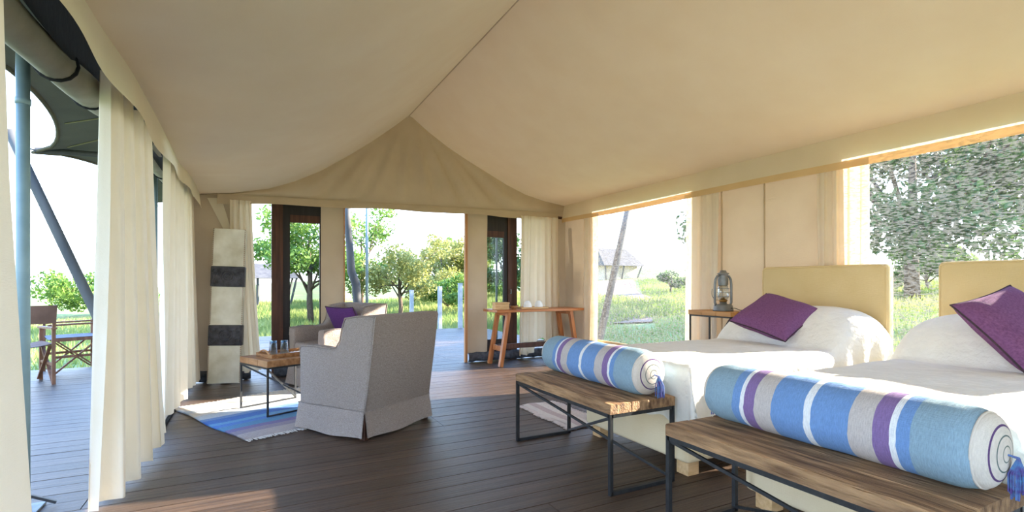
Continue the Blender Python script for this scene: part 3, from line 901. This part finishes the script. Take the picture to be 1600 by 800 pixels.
# ------------------------------------------------------------------ armchairs
def armchair(lab, loc, rz):
    t = thing('armchair', lab, 'armchair', loc, rz, 'linen armchairs')
    W2_ = 0.362
    side = [(-0.335, 0.19), (0.35, 0.19), (0.355, 0.55), (0.35, 0.635), (0.20, 0.645), (0.02, 0.635), (-0.045, 0.65), (-0.085, 0.70), (-0.105, 0.79), (-0.135, 0.865), (-0.27, 0.885), (-0.43, 0.89), (-0.395, 0.6)]
    for sx in (-1, 1):
        a, b = sorted((sx * W2_, sx * (W2_ - 0.115)))
        MB().prism(side, a, b, 0.022, 3).build('arm', 'linen', t, True)
    back = [(-0.338, 0.19), (-0.18, 0.19), (-0.20, 0.45), (-0.275, 0.875), (-0.34, 0.895), (-0.433, 0.892), (-0.398, 0.6)]
    MB().prism(back, -W2_ + 0.02, W2_ - 0.02, 0.02, 3).build('backrest', 'linen', t, True)
    MB().prism([(-0.339, 0.19), (-0.33, 0.19), (-0.39, 0.6), (-0.43, 0.885), (-0.439, 0.885), (-0.403, 0.6)], -W2_ + 0.004, W2_ - 0.004, 0.003, 2).build('back_cover', 'linen', t, True)
    MB().rbox(-W2_ + 0.1, W2_ - 0.1, -0.22, 0.33, 0.19, 0.34, 0.02, 2).build('seat_base', 'linen', t, True)
    MB().rbox(-W2_ + 0.118, W2_ - 0.118, -0.20, 0.355, 0.34, 0.48, 0.035, 4).build('seat_cushion', 'linen', t, True)
    for sx in (-1, 1):
        MB().tube([(sx * (W2_ - 0.004), -0.336, 0.19), (sx * (W2_ - 0.004), -0.398, 0.6), (sx * (W2_ - 0.004), -0.434, 0.87), (sx * (W2_ - 0.02), -0.430, 0.888)], 0.006, 6).build('piping', 'linen', t, True)
        MB().tube([(sx * (W2_ - 0.005), yy - 0.006 * (yy > 0.34), z) for yy, z in side[2:12]], 0.005, 6).build('piping', 'linen', t, True)
    # skirt: four panels open at the corners, each flaring a little
    def skirt(p0, p1, nrm):
        p0, p1, nrm = Vector(p0), Vector(p1), Vector(nrm)
        ln = (p1 - p0).length; d = (p1 - p0).normalized()
        b_ = MB()
        def fn(off):
            def g(u, v):
                dn = 1 - v
                fl = 0.030 * dn + 0.01 * math.sin(u * 9 + p0.x * 5) * dn
                sp = (u - 0.5) * 2 * -0.004 * dn
                q = p0 + (p1 - p0) * u + d * sp + nrm * (fl + 0.004 + off)
                return (q.x, q.y, 0.018 + 0.006 * math.sin(u * 7 + 1) * dn + 0.185 * v)
            return g
        b_.grid(fn(0.004), 16, 6); n0 = len(b_.v); b_.grid(fn(-0.002), 16, 6)
        b_.f = [f if f[0] >= n0 else f[::-1] for f in b_.f]
        b_.build('skirt', 'linen', t, True)
    skirt((-W2_, -0.335), (W2_, -0.335), (0, -1)); skirt((-W2_, 0.35), (W2_, 0.35), (0, 1))
    skirt((-W2_, -0.335), (-W2_, 0.35), (-1, 0)); skirt((W2_, -0.335), (W2_, 0.35), (1, 0))
    MB().tube([(-W2_ - .004, -0.345, 0.205), (W2_ + .004, -0.345, 0.205), (W2_ + .004, 0.357, 0.205), (-W2_ - .004, 0.357, 0.205)], 0.004, 6, closed=True).build('skirt_seam', 'linen', t, True)
    for sx in (-1, 1):
        for sy in (-0.31, 0.32):
            MB().rbox(sx * 0.34 - 0.024, sx * 0.34 + 0.024, sy - 0.024, sy + 0.024, 0, 0.2, 0.004, 1).build('leg', 'darkwood', t)
    return t
armchair('grey linen armchair with its back to us in front of the striped rug', (0.83, 4.15, 0), R(34))
armchair('grey linen armchair by the open doorway holding the purple cushion', (0.84, 5.94, 0), R(113))
cushion('cushion', 'deep purple cushion on the armchair by the open doorway', 0.46, 0.46, 0.13, (0.955, 5.86, 0.665), (R(60), R(0), R(120)), 'purple_dark', 'purple cushions')

# ------------------------------------------------------------------ rugs
def rug(lab, p, ux, length, width, stops_, fringe_col, seed):
    ux = Vector(ux).normalized(); ang = math.atan2(ux.y, ux.x)
    mname = 'rug stripes %d' % seed
    m = stripe_mat(mname, stops_, 'Y', 0, length, weave=120, mottled=0.22)
    t = thing('rug', lab, 'rug', (p[0], p[1], 0.003), ang)
    def fn(u, v):
        x = width * u + 0.012 * math.sin(v * 9 + seed); yy = length * v + 0.012 * math.sin(u * 11 + seed)
        return (x, yy, 0.008 + 0.003 * math.sin(x * 9) * math.sin(yy * 7))
    b = MB().grid(fn, 24, 28); n0 = len(b.v)
    b.grid(lambda u, v: (fn(u, v)[0], fn(u, v)[1], 0.0), 24, 28)
    b.f = [f if f[0] < n0 else f[::-1] for f in b.f]
    b.build('weave', m, t, True)
    fr = MB(); q = random.Random(seed)
    for k in range(170):
        for e_, s_ in ((0, -1), (1, 1)):
            u = (k + q.random()) / 170
            x, yy, z = fn(u, e_)
            l_ = 0.035 + 0.03 * q.random()
            fr.bar((x, yy, 0.005), (x + q.uniform(-.015, .015), yy + s_ * l_, 0.004), 0.005, 0.004)
    tag(fr.build('fringe', mat('fringe %d' % seed, fringe_col, fringe_col, bump=0), t), 'pale knotted fringe', kind='stuff')
    return t
RB = [srgb(176, 164, 158), srgb(148, 138, 146), srgb(126, 116, 148), srgb(96, 140, 168), srgb(92, 130, 186), srgb(110, 158, 190), srgb(84, 122, 182), srgb(120, 150, 190), srgb(196, 206, 214), srgb(214, 212, 206), srgb(190, 198, 208), srgb(216, 206, 190)]
ps = [0, 0.12, 0.19, 0.25, 0.33, 0.39, 0.44, 0.53, 0.58, 0.68, 0.78, 0.86]
rug('blue and grey striped rug under the armchair and small table', (-0.04, 4.05), (0.915, 0.40), 1.42, 1.30, list(zip(ps, RB)), srgb(216, 208, 198), 1)
RC = [srgb(206, 192, 184), srgb(222, 212, 204), srgb(196, 176, 172), srgb(220, 210, 202)]
rug('pale pinkish rug on the floor behind the bench by the lantern side bed', (2.50, 3.22), (0, 1), 0.30, 0.85, list(zip([0, .3, .55, .8], RC)), srgb(222, 208, 202), 2)

# ------------------------------------------------------------------ small table with tray and glasses
tt = thing('side_table', 'small square wooden table on thin steel legs on the striped rug', 'table', (0.12, 4.64, 0.0), math.atan2(0.21, 0.46))
L1, L2, TH = 0.52, 0.50, 0.475
for k in range(3):
    MB().rbox(0.0, L1, L2 * k / 3 + 0.001, L2 * (k + 1) / 3 - 0.001, TH - 0.055, TH, 0.004, 1).build('top_plank', 'tablewood', tt)
for x in (0.008, L1 - 0.008):
    for yy in (0.008, L2 - 0.008):
        MB().bar((x, yy, 0.013), (x, yy, TH - 0.055), 0.014).build('leg', 'blackmetal', tt)
for yy in (0.008, L2 - 0.008):
    MB().bar((0, yy, TH - 0.062), (L1, yy, TH - 0.062), 0.014).build('top_rail', 'blackmetal', tt)
    MB().bar((0, yy, 0.019), (L1, yy, 0.019), 0.012).build('floor_rail', 'blackmetal', tt)
for x in (0.008, L1 - 0.008):
    MB().bar((x, 0, TH - 0.062), (x, L2, TH - 0.062), 0.014).build('top_rail', 'blackmetal', tt)
MB().bar((0.008, 0.008, TH - 0.07), (L1 - 0.008, L2 - 0.008, 0.03), 0.012).build('brace', 'blackmetal', tt)
MB().bar((0.008, L2 - 0.008, TH - 0.07), (L1 - 0.008, 0.008, 0.03), 0.012).build('brace', 'blackmetal', tt)

TA = math.atan2(0.21, 0.46)
def tloc(x, y_, z):
    c, s_ = math.cos(TA), math.sin(TA)
    return (0.12 + x * c - y_ * s_, 4.64 + x * s_ + y_ * c, z)
tr = thing('tray', 'shallow wooden tray with curved handles on the small square table', 'tray', tloc(0.29, 0.25, TH + 0.001), TA)
MB().rbox(-0.20, 0.20, -0.14, 0.14, 0, 0.012, 0.003, 1).build('tray_base', 'tablewood', tr)
for sy in (-1, 1):
    MB().rbox(-0.20, 0.20, sy * 0.135 - 0.006, sy * 0.135 + 0.006, 0.012, 0.035, 0.003, 1).build('rim', 'tablewood', tr)
for sx in (-1, 1):
    MB().rbox(sx * 0.195 - 0.006, sx * 0.195 + 0.006, -0.13, 0.13, 0.012, 0.03, 0.003, 1).build('rim', 'tablewood', tr)
    MB().tube([(sx * 0.195, -0.10 + 0.2 * i / 12, 0.03 + 0.032 * math.sin(math.pi * i / 12)) for i in range(13)], 0.008, 8).build('handle', 'tablewood', tr, True)
def tumbler(lab, loc):
    g = thing('glass', lab, 'glass', loc, 0, 'glasses on the tray')
    MB().lathe([(0.001, 0.118), (0.026, 0.118), (0.029, 0.11), (0.036, 0.0), (0.033, 0.0), (0.027, 0.106), (0.001, 0.108)], 24).build('bowl', 'blueglass', g, True)
    MB().lathe([(0.0275, 0.098), (0.0305, 0.096), (0.0298, 0.118), (0.0265, 0.12)], 24).build('band', 'bluerim', g, True)
tumbler('upturned blue tinted glass on the tray, nearer the hide panel', tloc(0.20, 0.30, TH + 0.014))
tumbler('upturned blue tinted glass on the tray, nearer the armchair', tloc(0.285, 0.265, TH + 0.014))
def nap(u, v):
    return (-0.07 + 0.14 * u, -0.05 + 0.10 * v, 0.004 + 0.016 * abs(noise.noise((u * 4, v * 4, 3))) + 0.008 * math.sin(u * 3.1) * math.sin(v * 3.1))
nb_ = MB().grid(nap, 16, 14).build('napkin', 'cloth', smooth=True, loc=tloc(0.38, 0.20, TH + 0.014), rot=(0, 0, 0.9))
tag(nb_, 'crumpled white napkin on the wooden tray', 'napkin')

# ------------------------------------------------------------------ hide panel
hp = thing('hide_panel', 'tall narrow panel of cream hide with two dark tooled bands', 'wall panel', (-0.265, 6.47, 0.0), R(-10))
hp.rotation_euler = (R(-2.4), R(1.6), R(-10))
w = 0.165; tk = 0.035
zs = [0.012, 0.43, 0.655, 1.085, 1.31, 1.735]
for k in range(5):
    dark = k in (1, 3)
    g = 0.006 if dark else 0
    o = MB().rbox(-w - g, w + g, -tk - g, tk + g, zs[k], zs[k + 1], 0.008, 2).build('leather_band' if dark else 'hide_section', 'leather' if dark else 'hide', hp, True)
    if dark:
        zc = (zs[k] + zs[k + 1]) / 2
        for q in (0.022, 0.045, 0.068):
            MB().tube([(q * math.cos(a), -tk - g - 0.001, zc + q * math.sin(a)) for a in [6.2832 * i / 28 for i in range(28)]], 0.008, 6, closed=True).build('tooled_ring', 'leather', o, True)
        for sx in (-1, 1):
            for sz in (-1, 1):
                MB().tube([(sx * 0.125 + 0.026 * math.cos(a), -tk - g - 0.001, zc + sz * 0.06 + 0.026 * math.sin(a)) for a in [6.2832 * i / 18 for i in range(18)]], 0.007, 6, closed=True).build('tooled_ring', 'leather', o, True)
        MB().tube([(sx * (w - 0.012), -tk - g - 0.001, zc + sz * 0.097) for sx, sz in ((-1, -1), (1, -1), (1, 1), (-1, 1))], 0.004, 6, closed=True).build('tooled_border', 'leather', o, True)
    else:
        for sx in (-1, 1):
            st = MB()
            nn = int((zs[k + 1] - zs[k]) / 0.022)
            for i in range(nn):
                z = zs[k] + 0.015 + i * 0.022
                st.bar((sx * (w - 0.006), -tk - 0.002, z), (sx * (w - 0.010), -tk - 0.002, z + 0.013), 0.006, 0.004, up=(0, 1, 0))
            tag(st.build('stitching', 'stitch', o), kind='stuff')

# ------------------------------------------------------------------ console table by the back wall with its things
ct = thing('console_table', 'long orange wooden console table with splayed legs by the back wall', 'table', (3.60, 6.27, 0))
ZT = 0.765
for a, b in ((-0.225, -0.072), (-0.07, 0.068), (0.07, 0.225)):
    MB().rbox(-0.70, 0.70, a, b, ZT - 0.035, ZT, 0.004, 1).build('top_plank', 'orangewood', ct)
for sx in (-1, 1):
    for sy in (-1, 1):
        MB().bar((sx * 0.50, sy * 0.165, ZT - 0.035), (sx * 0.625, sy * 0.175, 0.0), 0.06, 0.05).build('leg', 'orangewood_leg', ct)
    MB().bar((sx * 0.58, -0.16, 0.235), (sx * 0.58, 0.16, 0.235), 0.03, 0.07).build('end_stretcher', 'orangewood', ct)
    MB().bar((sx * 0.50, -0.19, ZT - 0.06), (sx * 0.50, 0.19, ZT - 0.06), 0.05, 0.05).build('cleat', 'orangewood', ct)
MB().bar((-0.58, 0.0, 0.25), (0.58, 0.0, 0.25), 0.028, 0.07).build('long_stretcher', 'darkwood', ct)
bx = thing('wooden_box', 'small pale wooden box on the end of the console table', 'box', (3.03, 6.20, ZT + 0.001), R(-8))
MB().rbox(-0.10, 0.10, -0.07, 0.07, 0, 0.075, 0.004, 1).build('body', 'pine', bx)
MB().rbox(-0.104, 0.104, -0.074, 0.074, 0.077, 0.098, 0.004, 1).build('lid', 'pine', bx)
t2 = thing('serving_tray', 'long low woven tray on the console table in front of the curtain', 'tray', (3.52, 6.24, ZT + 0.001))
MB().rbox(-0.22, 0.22, -0.13, 0.13, 0, 0.012, 0.003, 1).build('tray_base', 'pine', t2)
for sy in (-1, 1): MB().rbox(-0.22, 0.22, sy * 0.125 - 0.006, sy * 0.125 + 0.006, 0.012, 0.026, 0.003, 1).build('rim', 'pine', t2)
for sx in (-1, 1): MB().rbox(sx * 0.215 - 0.006, sx * 0.215 + 0.006, -0.118, 0.118, 0.012, 0.026, 0.003, 1).build('rim', 'pine', t2)
for dx, lab in ((-0.06, 'upturned white cup on the woven tray, nearer the wooden box'), (0.12, 'upturned white cup on the woven tray, farther from the wooden box')):
    g = thing('cup', lab, 'cup', (3.52 + dx, 6.22, ZT + 0.014), R(30), 'cups on the console tray')
    MB().lathe([(0.058, 0.0), (0.060, 0.01), (0.052, 0.055), (0.036, 0.085), (0.026, 0.09), (0.026, 0.098), (0.001, 0.098)], 24).build('bowl', 'white', g, True)
    MB().tube([(0.05 + 0.03 * math.sin(a), 0, 0.045 + 0.026 * math.cos(a)) for a in [math.pi * i / 8 for i in range(9)]], 0.005, 6).build('handle', 'white', g, True)
cv = thing('carved_bowl', 'small dark carved bowl between the wooden box and the woven tray', 'bowl', (3.235, 6.20, ZT + 0.001))
MB().lathe([(0.001, 0.0), (0.03, 0.0), (0.055, 0.035), (0.058, 0.05), (0.052, 0.05), (0.04, 0.02), (0.001, 0.012)], 20).build('bowl', 'tablewood', cv, True)
MB().lathe([(0.052, 0.05), (0.06, 0.05), (0.06, 0.056), (0.052, 0.056)], 20).build('rim', 'darkwood', cv, True)

# ------------------------------------------------------------------ bedside table and hurricane lantern
nt = thing('bedside_table', 'wooden bedside table on thin dark legs holding the lantern', 'table', (4.15, 3.53, 0))
for a, b in ((-0.26, -0.088), (-0.086, 0.086), (0.088, 0.26)):
    MB().rbox(-0.155, 0.155, a, b, 0.805, 0.85, 0.004, 1).build('top_plank', 'honeywood', nt)
for sx in (-1, 1):
    for sy in (-1, 1):
        MB().bar((sx * 0.14, sy * 0.245, 0), (sx * 0.14, sy * 0.245, 0.805), 0.014).build('leg', 'blackmetal', nt)
    MB().bar((sx * 0.14, -0.245, 0.797), (sx * 0.14, 0.245, 0.797), 0.014).build('top_rail', 'blackmetal', nt)
    MB().bar((sx * 0.14, -0.245, 0.79), (sx * 0.14, 0.0, 0.45), 0.012).build('brace', 'blackmetal', nt)
for sy in (-1, 1):
    MB().bar((-0.14, sy * 0.245, 0.797), (0.14, sy * 0.245, 0.797), 0.014).build('top_rail', 'blackmetal', nt)
ln = thing('hurricane_lantern', 'grey metal hurricane lantern with glass chimney on the bedside table', 'lantern', (4.12, 3.46, 0.851), R(-18))
ln.scale = (1.12, 1.12, 1.03)
MB().lathe([(0.001, 0), (0.083, 0), (0.085, 0.012), (0.08, 0.02), (0.078, 0.05), (0.068, 0.062), (0.03, 0.068), (0.03, 0.085), (0.001, 0.085)], 32).build('fuel_tank', 'zinc', ln, True)
MB().lathe([(0.026, 0.085), (0.036, 0.095), (0.036, 0.105), (0.016, 0.115), (0.012, 0.13), (0.001, 0.13)], 24).build('burner', 'brass', ln, True)
MB().lathe([(0.036, 0.105), (0.046, 0.13), (0.05, 0.165), (0.046, 0.21), (0.037, 0.245), (0.034, 0.245), (0.043, 0.21), (0.047, 0.165), (0.043, 0.13), (0.033, 0.105)], 28).build('glass_chimney', 'glass', ln, True)
MB().lathe([(0.04, 0.245), (0.042, 0.26), (0.045, 0.30), (0.036, 0.325), (0.036, 0.345), (0.05, 0.352), (0.05, 0.358), (0.03, 0.366), (0.024, 0.385), (0.001, 0.388)], 28).build('hood', 'zinc', ln, True)
for sx in (-1, 1):
    MB().tube([(sx * 0.066, 0, 0.05), (sx * 0.078, 0, 0.08), (sx * 0.078, 0, 0.25), (sx * 0.072, 0, 0.30), (sx * 0.055, 0, 0.33), (sx * 0.03, 0, 0.34)], 0.011, 10).build('side_tube', 'zinc', ln, True)
MB().tube([(0.09 * math.cos(a), 0.055 * math.sin(a) + 0.02, 0.21 - 0.11 * math.sin(a)) for a in [math.pi * i / 16 for i in range(17)]], 0.0025, 6).build('bail_handle', 'zinc', ln, True)
for k in range(3):
    zz = (0.135, 0.175, 0.215)[k]
    MB().tube([(0.052 * math.cos(a), 0.052 * math.sin(a), zz) for a in [6.2832 * i / 24 for i in range(24)]], 0.002, 5, closed=True).build('guard_wire', 'zinc', ln, True)
cb_ = thing('power_cable', 'short black cable with plug trailing from the lantern', 'cable', (4.12, 3.37, 0.852))
MB().tube([(0, 0, 0.03), (0.01, -0.04, 0.03), (0.02, -0.075, 0.018), (0.03, -0.105, 0.008)], 0.0035, 6).build('wire', 'black', cb_, True)
MB().rbox(0.015, 0.045, -0.16, -0.10, 0, 0.018, 0.005, 2).build('plug', 'black', cb_, True)

# ------------------------------------------------------------------ porch camp chairs
def camp_chair(lab, loc, rz, cloth):
    """local x = front-back (front at -x), y = width"""
    t = thing('camp_chair', lab, 'chair', loc, rz, 'folding camp chairs on the porch')
    D, Wd = 0.24, 0.27
    for sy in (-1, 1):
        Y = sy * Wd
        MB().bar((-D, Y, 0), (-D, Y, 0.60), 0.032, 0.026).build('front_post', 'chairwood', t)
        MB().bar((D, Y, 0), (D, Y, 0.62), 0.032, 0.026).build('rear_post', 'chairwood', t)
        MB().bar((D, Y, 0.60), (D + 0.06, Y, 0.88), 0.03, 0.024).build('back_post', 'chairwood', t)
        MB().bar((-D - 0.05, Y, 0.612), (D + 0.03, Y, 0.622), 0.05, 0.022).build('armrest', 'chairwood', t)
        MB().bar((-D, Y, 0.43), (D, Y, 0.43), 0.024, 0.04).build('seat_rail', 'chairwood', t)
        MB().bar((-D, Y, 0.22), (D, Y, 0.22), 0.02, 0.03).build('side_stretcher', 'chairwood', t)
        MB().bar((-D + 0.02, Y - sy * 0.025, 0.02), (D - 0.03, Y - sy * 0.025, 0.42), 0.018, 0.032, up=(0, 1, 0)).build('cross_leg', 'chairwood', t)
        MB().bar((D - 0.02, Y + sy * 0.0, 0.02), (-D + 0.03, Y, 0.42), 0.018, 0.032, up=(0, 1, 0)).build('cross_leg', 'chairwood', t)
    def seat(u, v): return (-D + 2 * D * u, -Wd + 2 * Wd * v, 0.455 - 0.035 * math.sin(math.pi * v))
    b = MB().grid(seat, 6, 12); n0 = len(b.v); b.grid(lambda u, v: (seat(u, v)[0], seat(u, v)[1], seat(u, v)[2] - 0.006), 6, 12)
    b.f = [f if f[0] < n0 else f[::-1] for f in b.f]
    b.build('seat', cloth, t, True)
    def bk(u, v): return (D + 0.025 + 0.04 * u + 0.03 * math.sin(math.pi * v), -Wd - 0.015 + 2 * (Wd + 0.015) * v, 0.68 + 0.20 * u)
    b = MB().grid(bk, 4, 12); n0 = len(b.v); b.grid(lambda u, v: (bk(u, v)[0] + 0.008, bk(u, v)[1], bk(u, v)[2]), 4, 12)
    b.build('back_sling', cloth, t, True)
    return t
camp_chair('folding wooden camp chair with grey sling on the porch, facing the brown one', (-2.02, 8.34, 0), R(24), 'chaircloth')
camp_chair('folding wooden camp chair with brown sling on the porch, half behind the pole', (-2.30, 7.42, 0), R(-62), 'chaircloth2')

# ------------------------------------------------------------------ outdoors: posts, pole, far tents
for x, yy, zt, lab in ((4.68, 11.9, 1.12, 'grey fence post beside the doorway batten, tallest of three'), (4.42, 12.7, 1.03, 'middle grey fence post beyond the open doorway'),
                       (3.92, 13.6, 0.93, 'grey fence post beyond the armchairs, shortest of three')):
    z0 = float(terr(x, yy)) - 0.05
    t = thing('fence_post', lab, 'post', (x, yy, z0), 0, 'grey posts at the deck edge')
    MB().rbox(-0.05, 0.05, -0.05, 0.05, 0, zt - z0, 0.01, 2).build('shaft', 'post', t)
    MB().rbox(-0.054, 0.054, -0.054, 0.054, zt - z0, zt - z0 + 0.012, 0.004, 1).build('cap', 'post', t)
t = thing('tree_pole', 'crooked grey tree trunk pole standing on the deck outside the doorway', 'pole', (1.78, 10.3, 0))
MB().tube([(0.14, 0, 0), (0.10, 0, 0.6), (0.07, 0, 1.1), (-0.02, 0, 1.35), (-0.05, 0, 1.8), (-0.10, 0, 2.4), (-0.08, 0, 3.2)], [.085, .08, .085, .08, .07, .065, .06], 10).build('trunk', 'strut', t, True)
MB().tube([(-0.09, 0, 2.4), (-0.22, 0, 2.75), (-0.3, 0.1, 3.2)], [.04, .03, .025], 8).build('branch', 'strut', t, True)
t = thing('steel_pole', 'thin straight steel pole beside the crooked tree trunk pole', 'pole', (2.06, 10.3, 0))
MB().tube([(0, 0, 0), (0, 0, 3.2)], 0.028, 10).build('shaft', 'polegreen', t, True)
MB().rbox(-0.07, 0.07, -0.07, 0.07, 0, 0.012, 0.003).build('base_plate', 'zinc', t)

def far_tent(lab, loc, wx, wy, h0, h1, name, poles=True):
    t = thing(name, lab, 'shelter', loc)
    roof = MB().add([(-wx, -wy, h0), (wx, -wy, h0), (wx, wy, h0), (-wx, wy, h0), (-wx * .72, 0, h1), (wx * .72, 0, h1)],
                    [(0, 1, 5, 4), (2, 3, 4, 5), (1, 2, 5), (3, 0, 4), (3, 2, 1, 0)])
    roof.build('roof', 'thatch', t)
    for x in (-wx * .9, 0, wx * .9):
        for yy in (-wy * .9, wy * .9):
            MB().tube([(x * .75, yy * .75, -0.6), (x, yy, h0)], 0.06, 6).build('pole', 'strut', t)
    if not poles:
        MB().box(-wx * .8, wx * .8, -wy * .7, wy * .7, -0.6, h0 + .05).build('wall', 'canvas', t)
    return t
far_tent('dark roofed shelter on slanting poles beyond the hide panel curtain', (0.3, 28.5, float(terr(0.3, 28.5))), 1.9, 1.6, 1.5, 2.25, 'pole_shelter')
far_tent('distant dark pitched roof on the hillside beyond the first window', (24.3, 30.6, float(terr(24.3, 30.6))), 1.9, 1.6, 0.95, 2.3, 'hillside_hut', poles=False)

# ------------------------------------------------------------------ trees and bushes
def leaves(centres, radii, n, size, seed, flat=1.0):
    g = np.random.default_rng(seed)
    c = np.array(centres); r_ = np.array(radii)
    wgt = r_ ** 2 / (r_ ** 2).sum()
    idx = g.choice(len(c), n, p=wgt)
    d = g.normal(size=(n, 3)); d /= np.linalg.norm(d, axis=1)[:, None]
    rad = r_[idx] * g.uniform(0.25, 1.0, n) ** 0.6
    p = c[idx] + d * rad[:, None] * np.array([1, 1, flat])
    a = g.normal(size=(n, 3)); a /= np.linalg.norm(a, axis=1)[:, None]
    b = np.cross(a, g.normal(size=(n, 3))); b /= np.linalg.norm(b, axis=1)[:, None]
    s_ = size * g.uniform(0.6, 1.3, n)[:, None]
    v = np.stack([p - a * s_, p + b * s_ * 0.45, p + a * s_, p - b * s_ * 0.45], 1).reshape(-1, 3)
    return v

def tree(name, lab, cat, base, h, spread_, n_leaf, size, leaf, seed, trunk_r=0.16, lean=(0, 0), n_br=9, group=None, crown0=0.35, flat=0.8, blob=0.42):
    q = random.Random(seed)
    t = thing(name, lab, cat, base, 0, group)
    ends = []; rad = []
    th_ = h * crown0
    tr_ = MB()
    top = Vector((lean[0], lean[1], h * 0.72))
    tp = [Vector((0, 0, -0.3)), Vector((lean[0] * .2 + q.uniform(-.1, .1), lean[1] * .2, th_ * .5)), Vector((lean[0] * .5, lean[1] * .5, th_)), top]
    tr_.tube(tp, [trunk_r * 1.2, trunk_r, trunk_r * .8, trunk_r * .3], 8)
    for k in range(n_br):
        a = 6.2832 * (k + q.random() * .7) / n_br
        z0 = th_ * q.uniform(.55, 1.2)
        st = tp[1].lerp(tp[3], min(1, max(0, (z0 - th_ * .5) / (top.z - th_ * .5))))
        out = spread_ * q.uniform(.55, 1.0)
        en = Vector((lean[0] * .6 + math.cos(a) * out, lean[1] * .6 + math.sin(a) * out, q.uniform(th_ * .9, h * .92)))
        mid = st.lerp(en, .5) + Vector((q.uniform(-.2, .2), q.uniform(-.2, .2), q.uniform(.0, .3))) * spread_ * .3
        tr_.tube([st, mid, en], [trunk_r * .45, trunk_r * .28, trunk_r * .1], 6)
        ends += [en, mid.lerp(en, .4)]; rad += [spread_ * blob * q.uniform(.6, 1.1), spread_ * blob * .7]
        for _ in range(2):
            e2 = en + Vector((q.uniform(-1, 1), q.uniform(-1, 1), q.uniform(-.3, .7))) * spread_ * .35
            tr_.tube([mid, e2], [trunk_r * .16, trunk_r * .06], 5)
            ends.append(e2); rad.append(spread_ * blob * q.uniform(.4, .8))
    ends.append(top); rad.append(spread_ * blob)
    tr_.build('trunk', 'bark', t, True)
    o = bpy.data.objects.new('foliage', np_mesh('foliage', leaves([tuple(e_) for e_ in ends], rad, n_leaf, size, seed, flat), None, 4, leaf))
    COL.objects.link(o); o.parent = t; tag(o, kind='stuff')
    return t
def onground(x, yy): return (x, yy, float(terr(x, yy)))
tree('acacia_tree', 'big dark spreading tree seen through the window behind the headboards', 'tree', onground(18.6, 8.4), 8.2, 4.6, 26000, 0.12, 'leaf_dark', 3, 0.20, n_br=12, crown0=0.26, blob=0.36)

tree('leafy_tree', 'leafy green tree seen through the dark framed door pane', 'tree', onground(1.9, 19.0), 4.4, 1.75, 9000, 0.085, 'leaf_mid', 4, 0.10, n_br=9, crown0=0.4, lean=(-.1, 0))
tree('slender_tree', 'slender green tree behind the crooked tree trunk pole', 'tree', onground(3.9, 20.6), 4.6, 1.1, 3400, 0.075, 'leaf_mid', 5, 0.07, n_br=7, crown0=0.45, blob=.5)
tree('olive_shrub', 'yellowish olive shrub with dark forked trunk beyond the armchair', 'shrub', onground(4.9, 18.6), 3.1, 1.5, 5600, 0.07, 'leaf_olive', 6, 0.08, n_br=8, crown0=0.4)
tree('round_shrub', 'large round pale green shrub in the middle of the doorway view', 'shrub', onground(8.6, 24.5), 3.3, 2.3, 10000, 0.09, 'leaf_olive', 7, 0.09, n_br=9, crown0=0.3)
tree('green_shrub', 'bright green bushy shrub beside the doorway batten', 'shrub', onground(10.9, 25.0), 3.5, 1.7, 8000, 0.09, 'leaf_mid', 9, 0.09, n_br=8, crown0=0.25)
tree('low_bush', 'low bright green bush in front of the round pale shrub', 'shrub', onground(7.3, 20.0), 1.5, 1.1, 4600, 0.07, 'leaf_mid', 10, 0.05, n_br=7, crown0=0.25)
tree('doorside_tree', 'leafy tree seen through the narrow door pane by the console table', 'tree', onground(9.0, 17.6), 3.8, 1.3, 6500, 0.08, 'leaf_dark', 12, 0.09, n_br=8, crown0=0.35)
tree('valley_bush', 'green bush beyond the porch camp chairs', 'shrub', onground(-7.0, 33.0), 2.2, 2.1, 6500, 0.10, 'leaf_mid', 13, 0.07, n_br=8, crown0=0.25)
tree('hillside_bush', 'dark bush on the grassy slope beyond the first window', 'shrub', onground(18.3, 18.4), 1.2, 0.75, 1800, 0.06, 'leaf_dark', 14, 0.05, n_br=6, crown0=0.3)
tree('underwood_bush', 'bright bush on the grass below the big dark tree', 'shrub', onground(21.5, 9.3), 1.5, 1.2, 4500, 0.09, 'leaf_mid', 15, 0.05, n_br=7, crown0=0.25)

# grass tufts
def grass(n, x0, x1, y0, y1, keep, h, seed):
    g = np.random.default_rng(seed)
    x = g.uniform(x0, x1, n); yy = g.uniform(y0, y1, n)
    k = keep(x, yy); x = x[k]; yy = yy[k]
    z = terr(x, yy); m_ = len(x)
    a = g.uniform(0, 6.28, m_); hh = h * g.uniform(.5, 1.3, m_); w_ = hh * 0.10
    lx = g.normal(0, .28, m_) * hh; ly = g.normal(0, .28, m_) * hh
    p = np.stack([x, yy, z - .03], 1)
    d = np.stack([np.cos(a) * w_, np.sin(a) * w_, 0 * a], 1)
    tip = p + np.stack([lx, ly, hh], 1)
    return np.stack([p - d, p + d, tip], 1).reshape(-1, 3)
gv = np.concatenate([
    grass(60000, -2, 14, 12.0, 30, lambda x, y: (y > 12.1), 0.30, 21),
    grass(70000, 6.2, 26, -1, 26, lambda x, y: ~((np.abs((x - 9.5) * .766 - (y - 12.2) * .643) < 1.35) & (x > 9.5) & (x < 22.5)), 0.20, 22),
    grass(26000, -14, -1, 8.9, 30, lambda x, y: (y > 9), 0.22, 23)])
go = bpy.data.objects.new('grass', np_mesh('grass', gv, None, 3, 'grass'))
COL.objects.link(go)
tag(go, 'tall yellow green savanna grass around the deck', 'grass', kind='stuff')
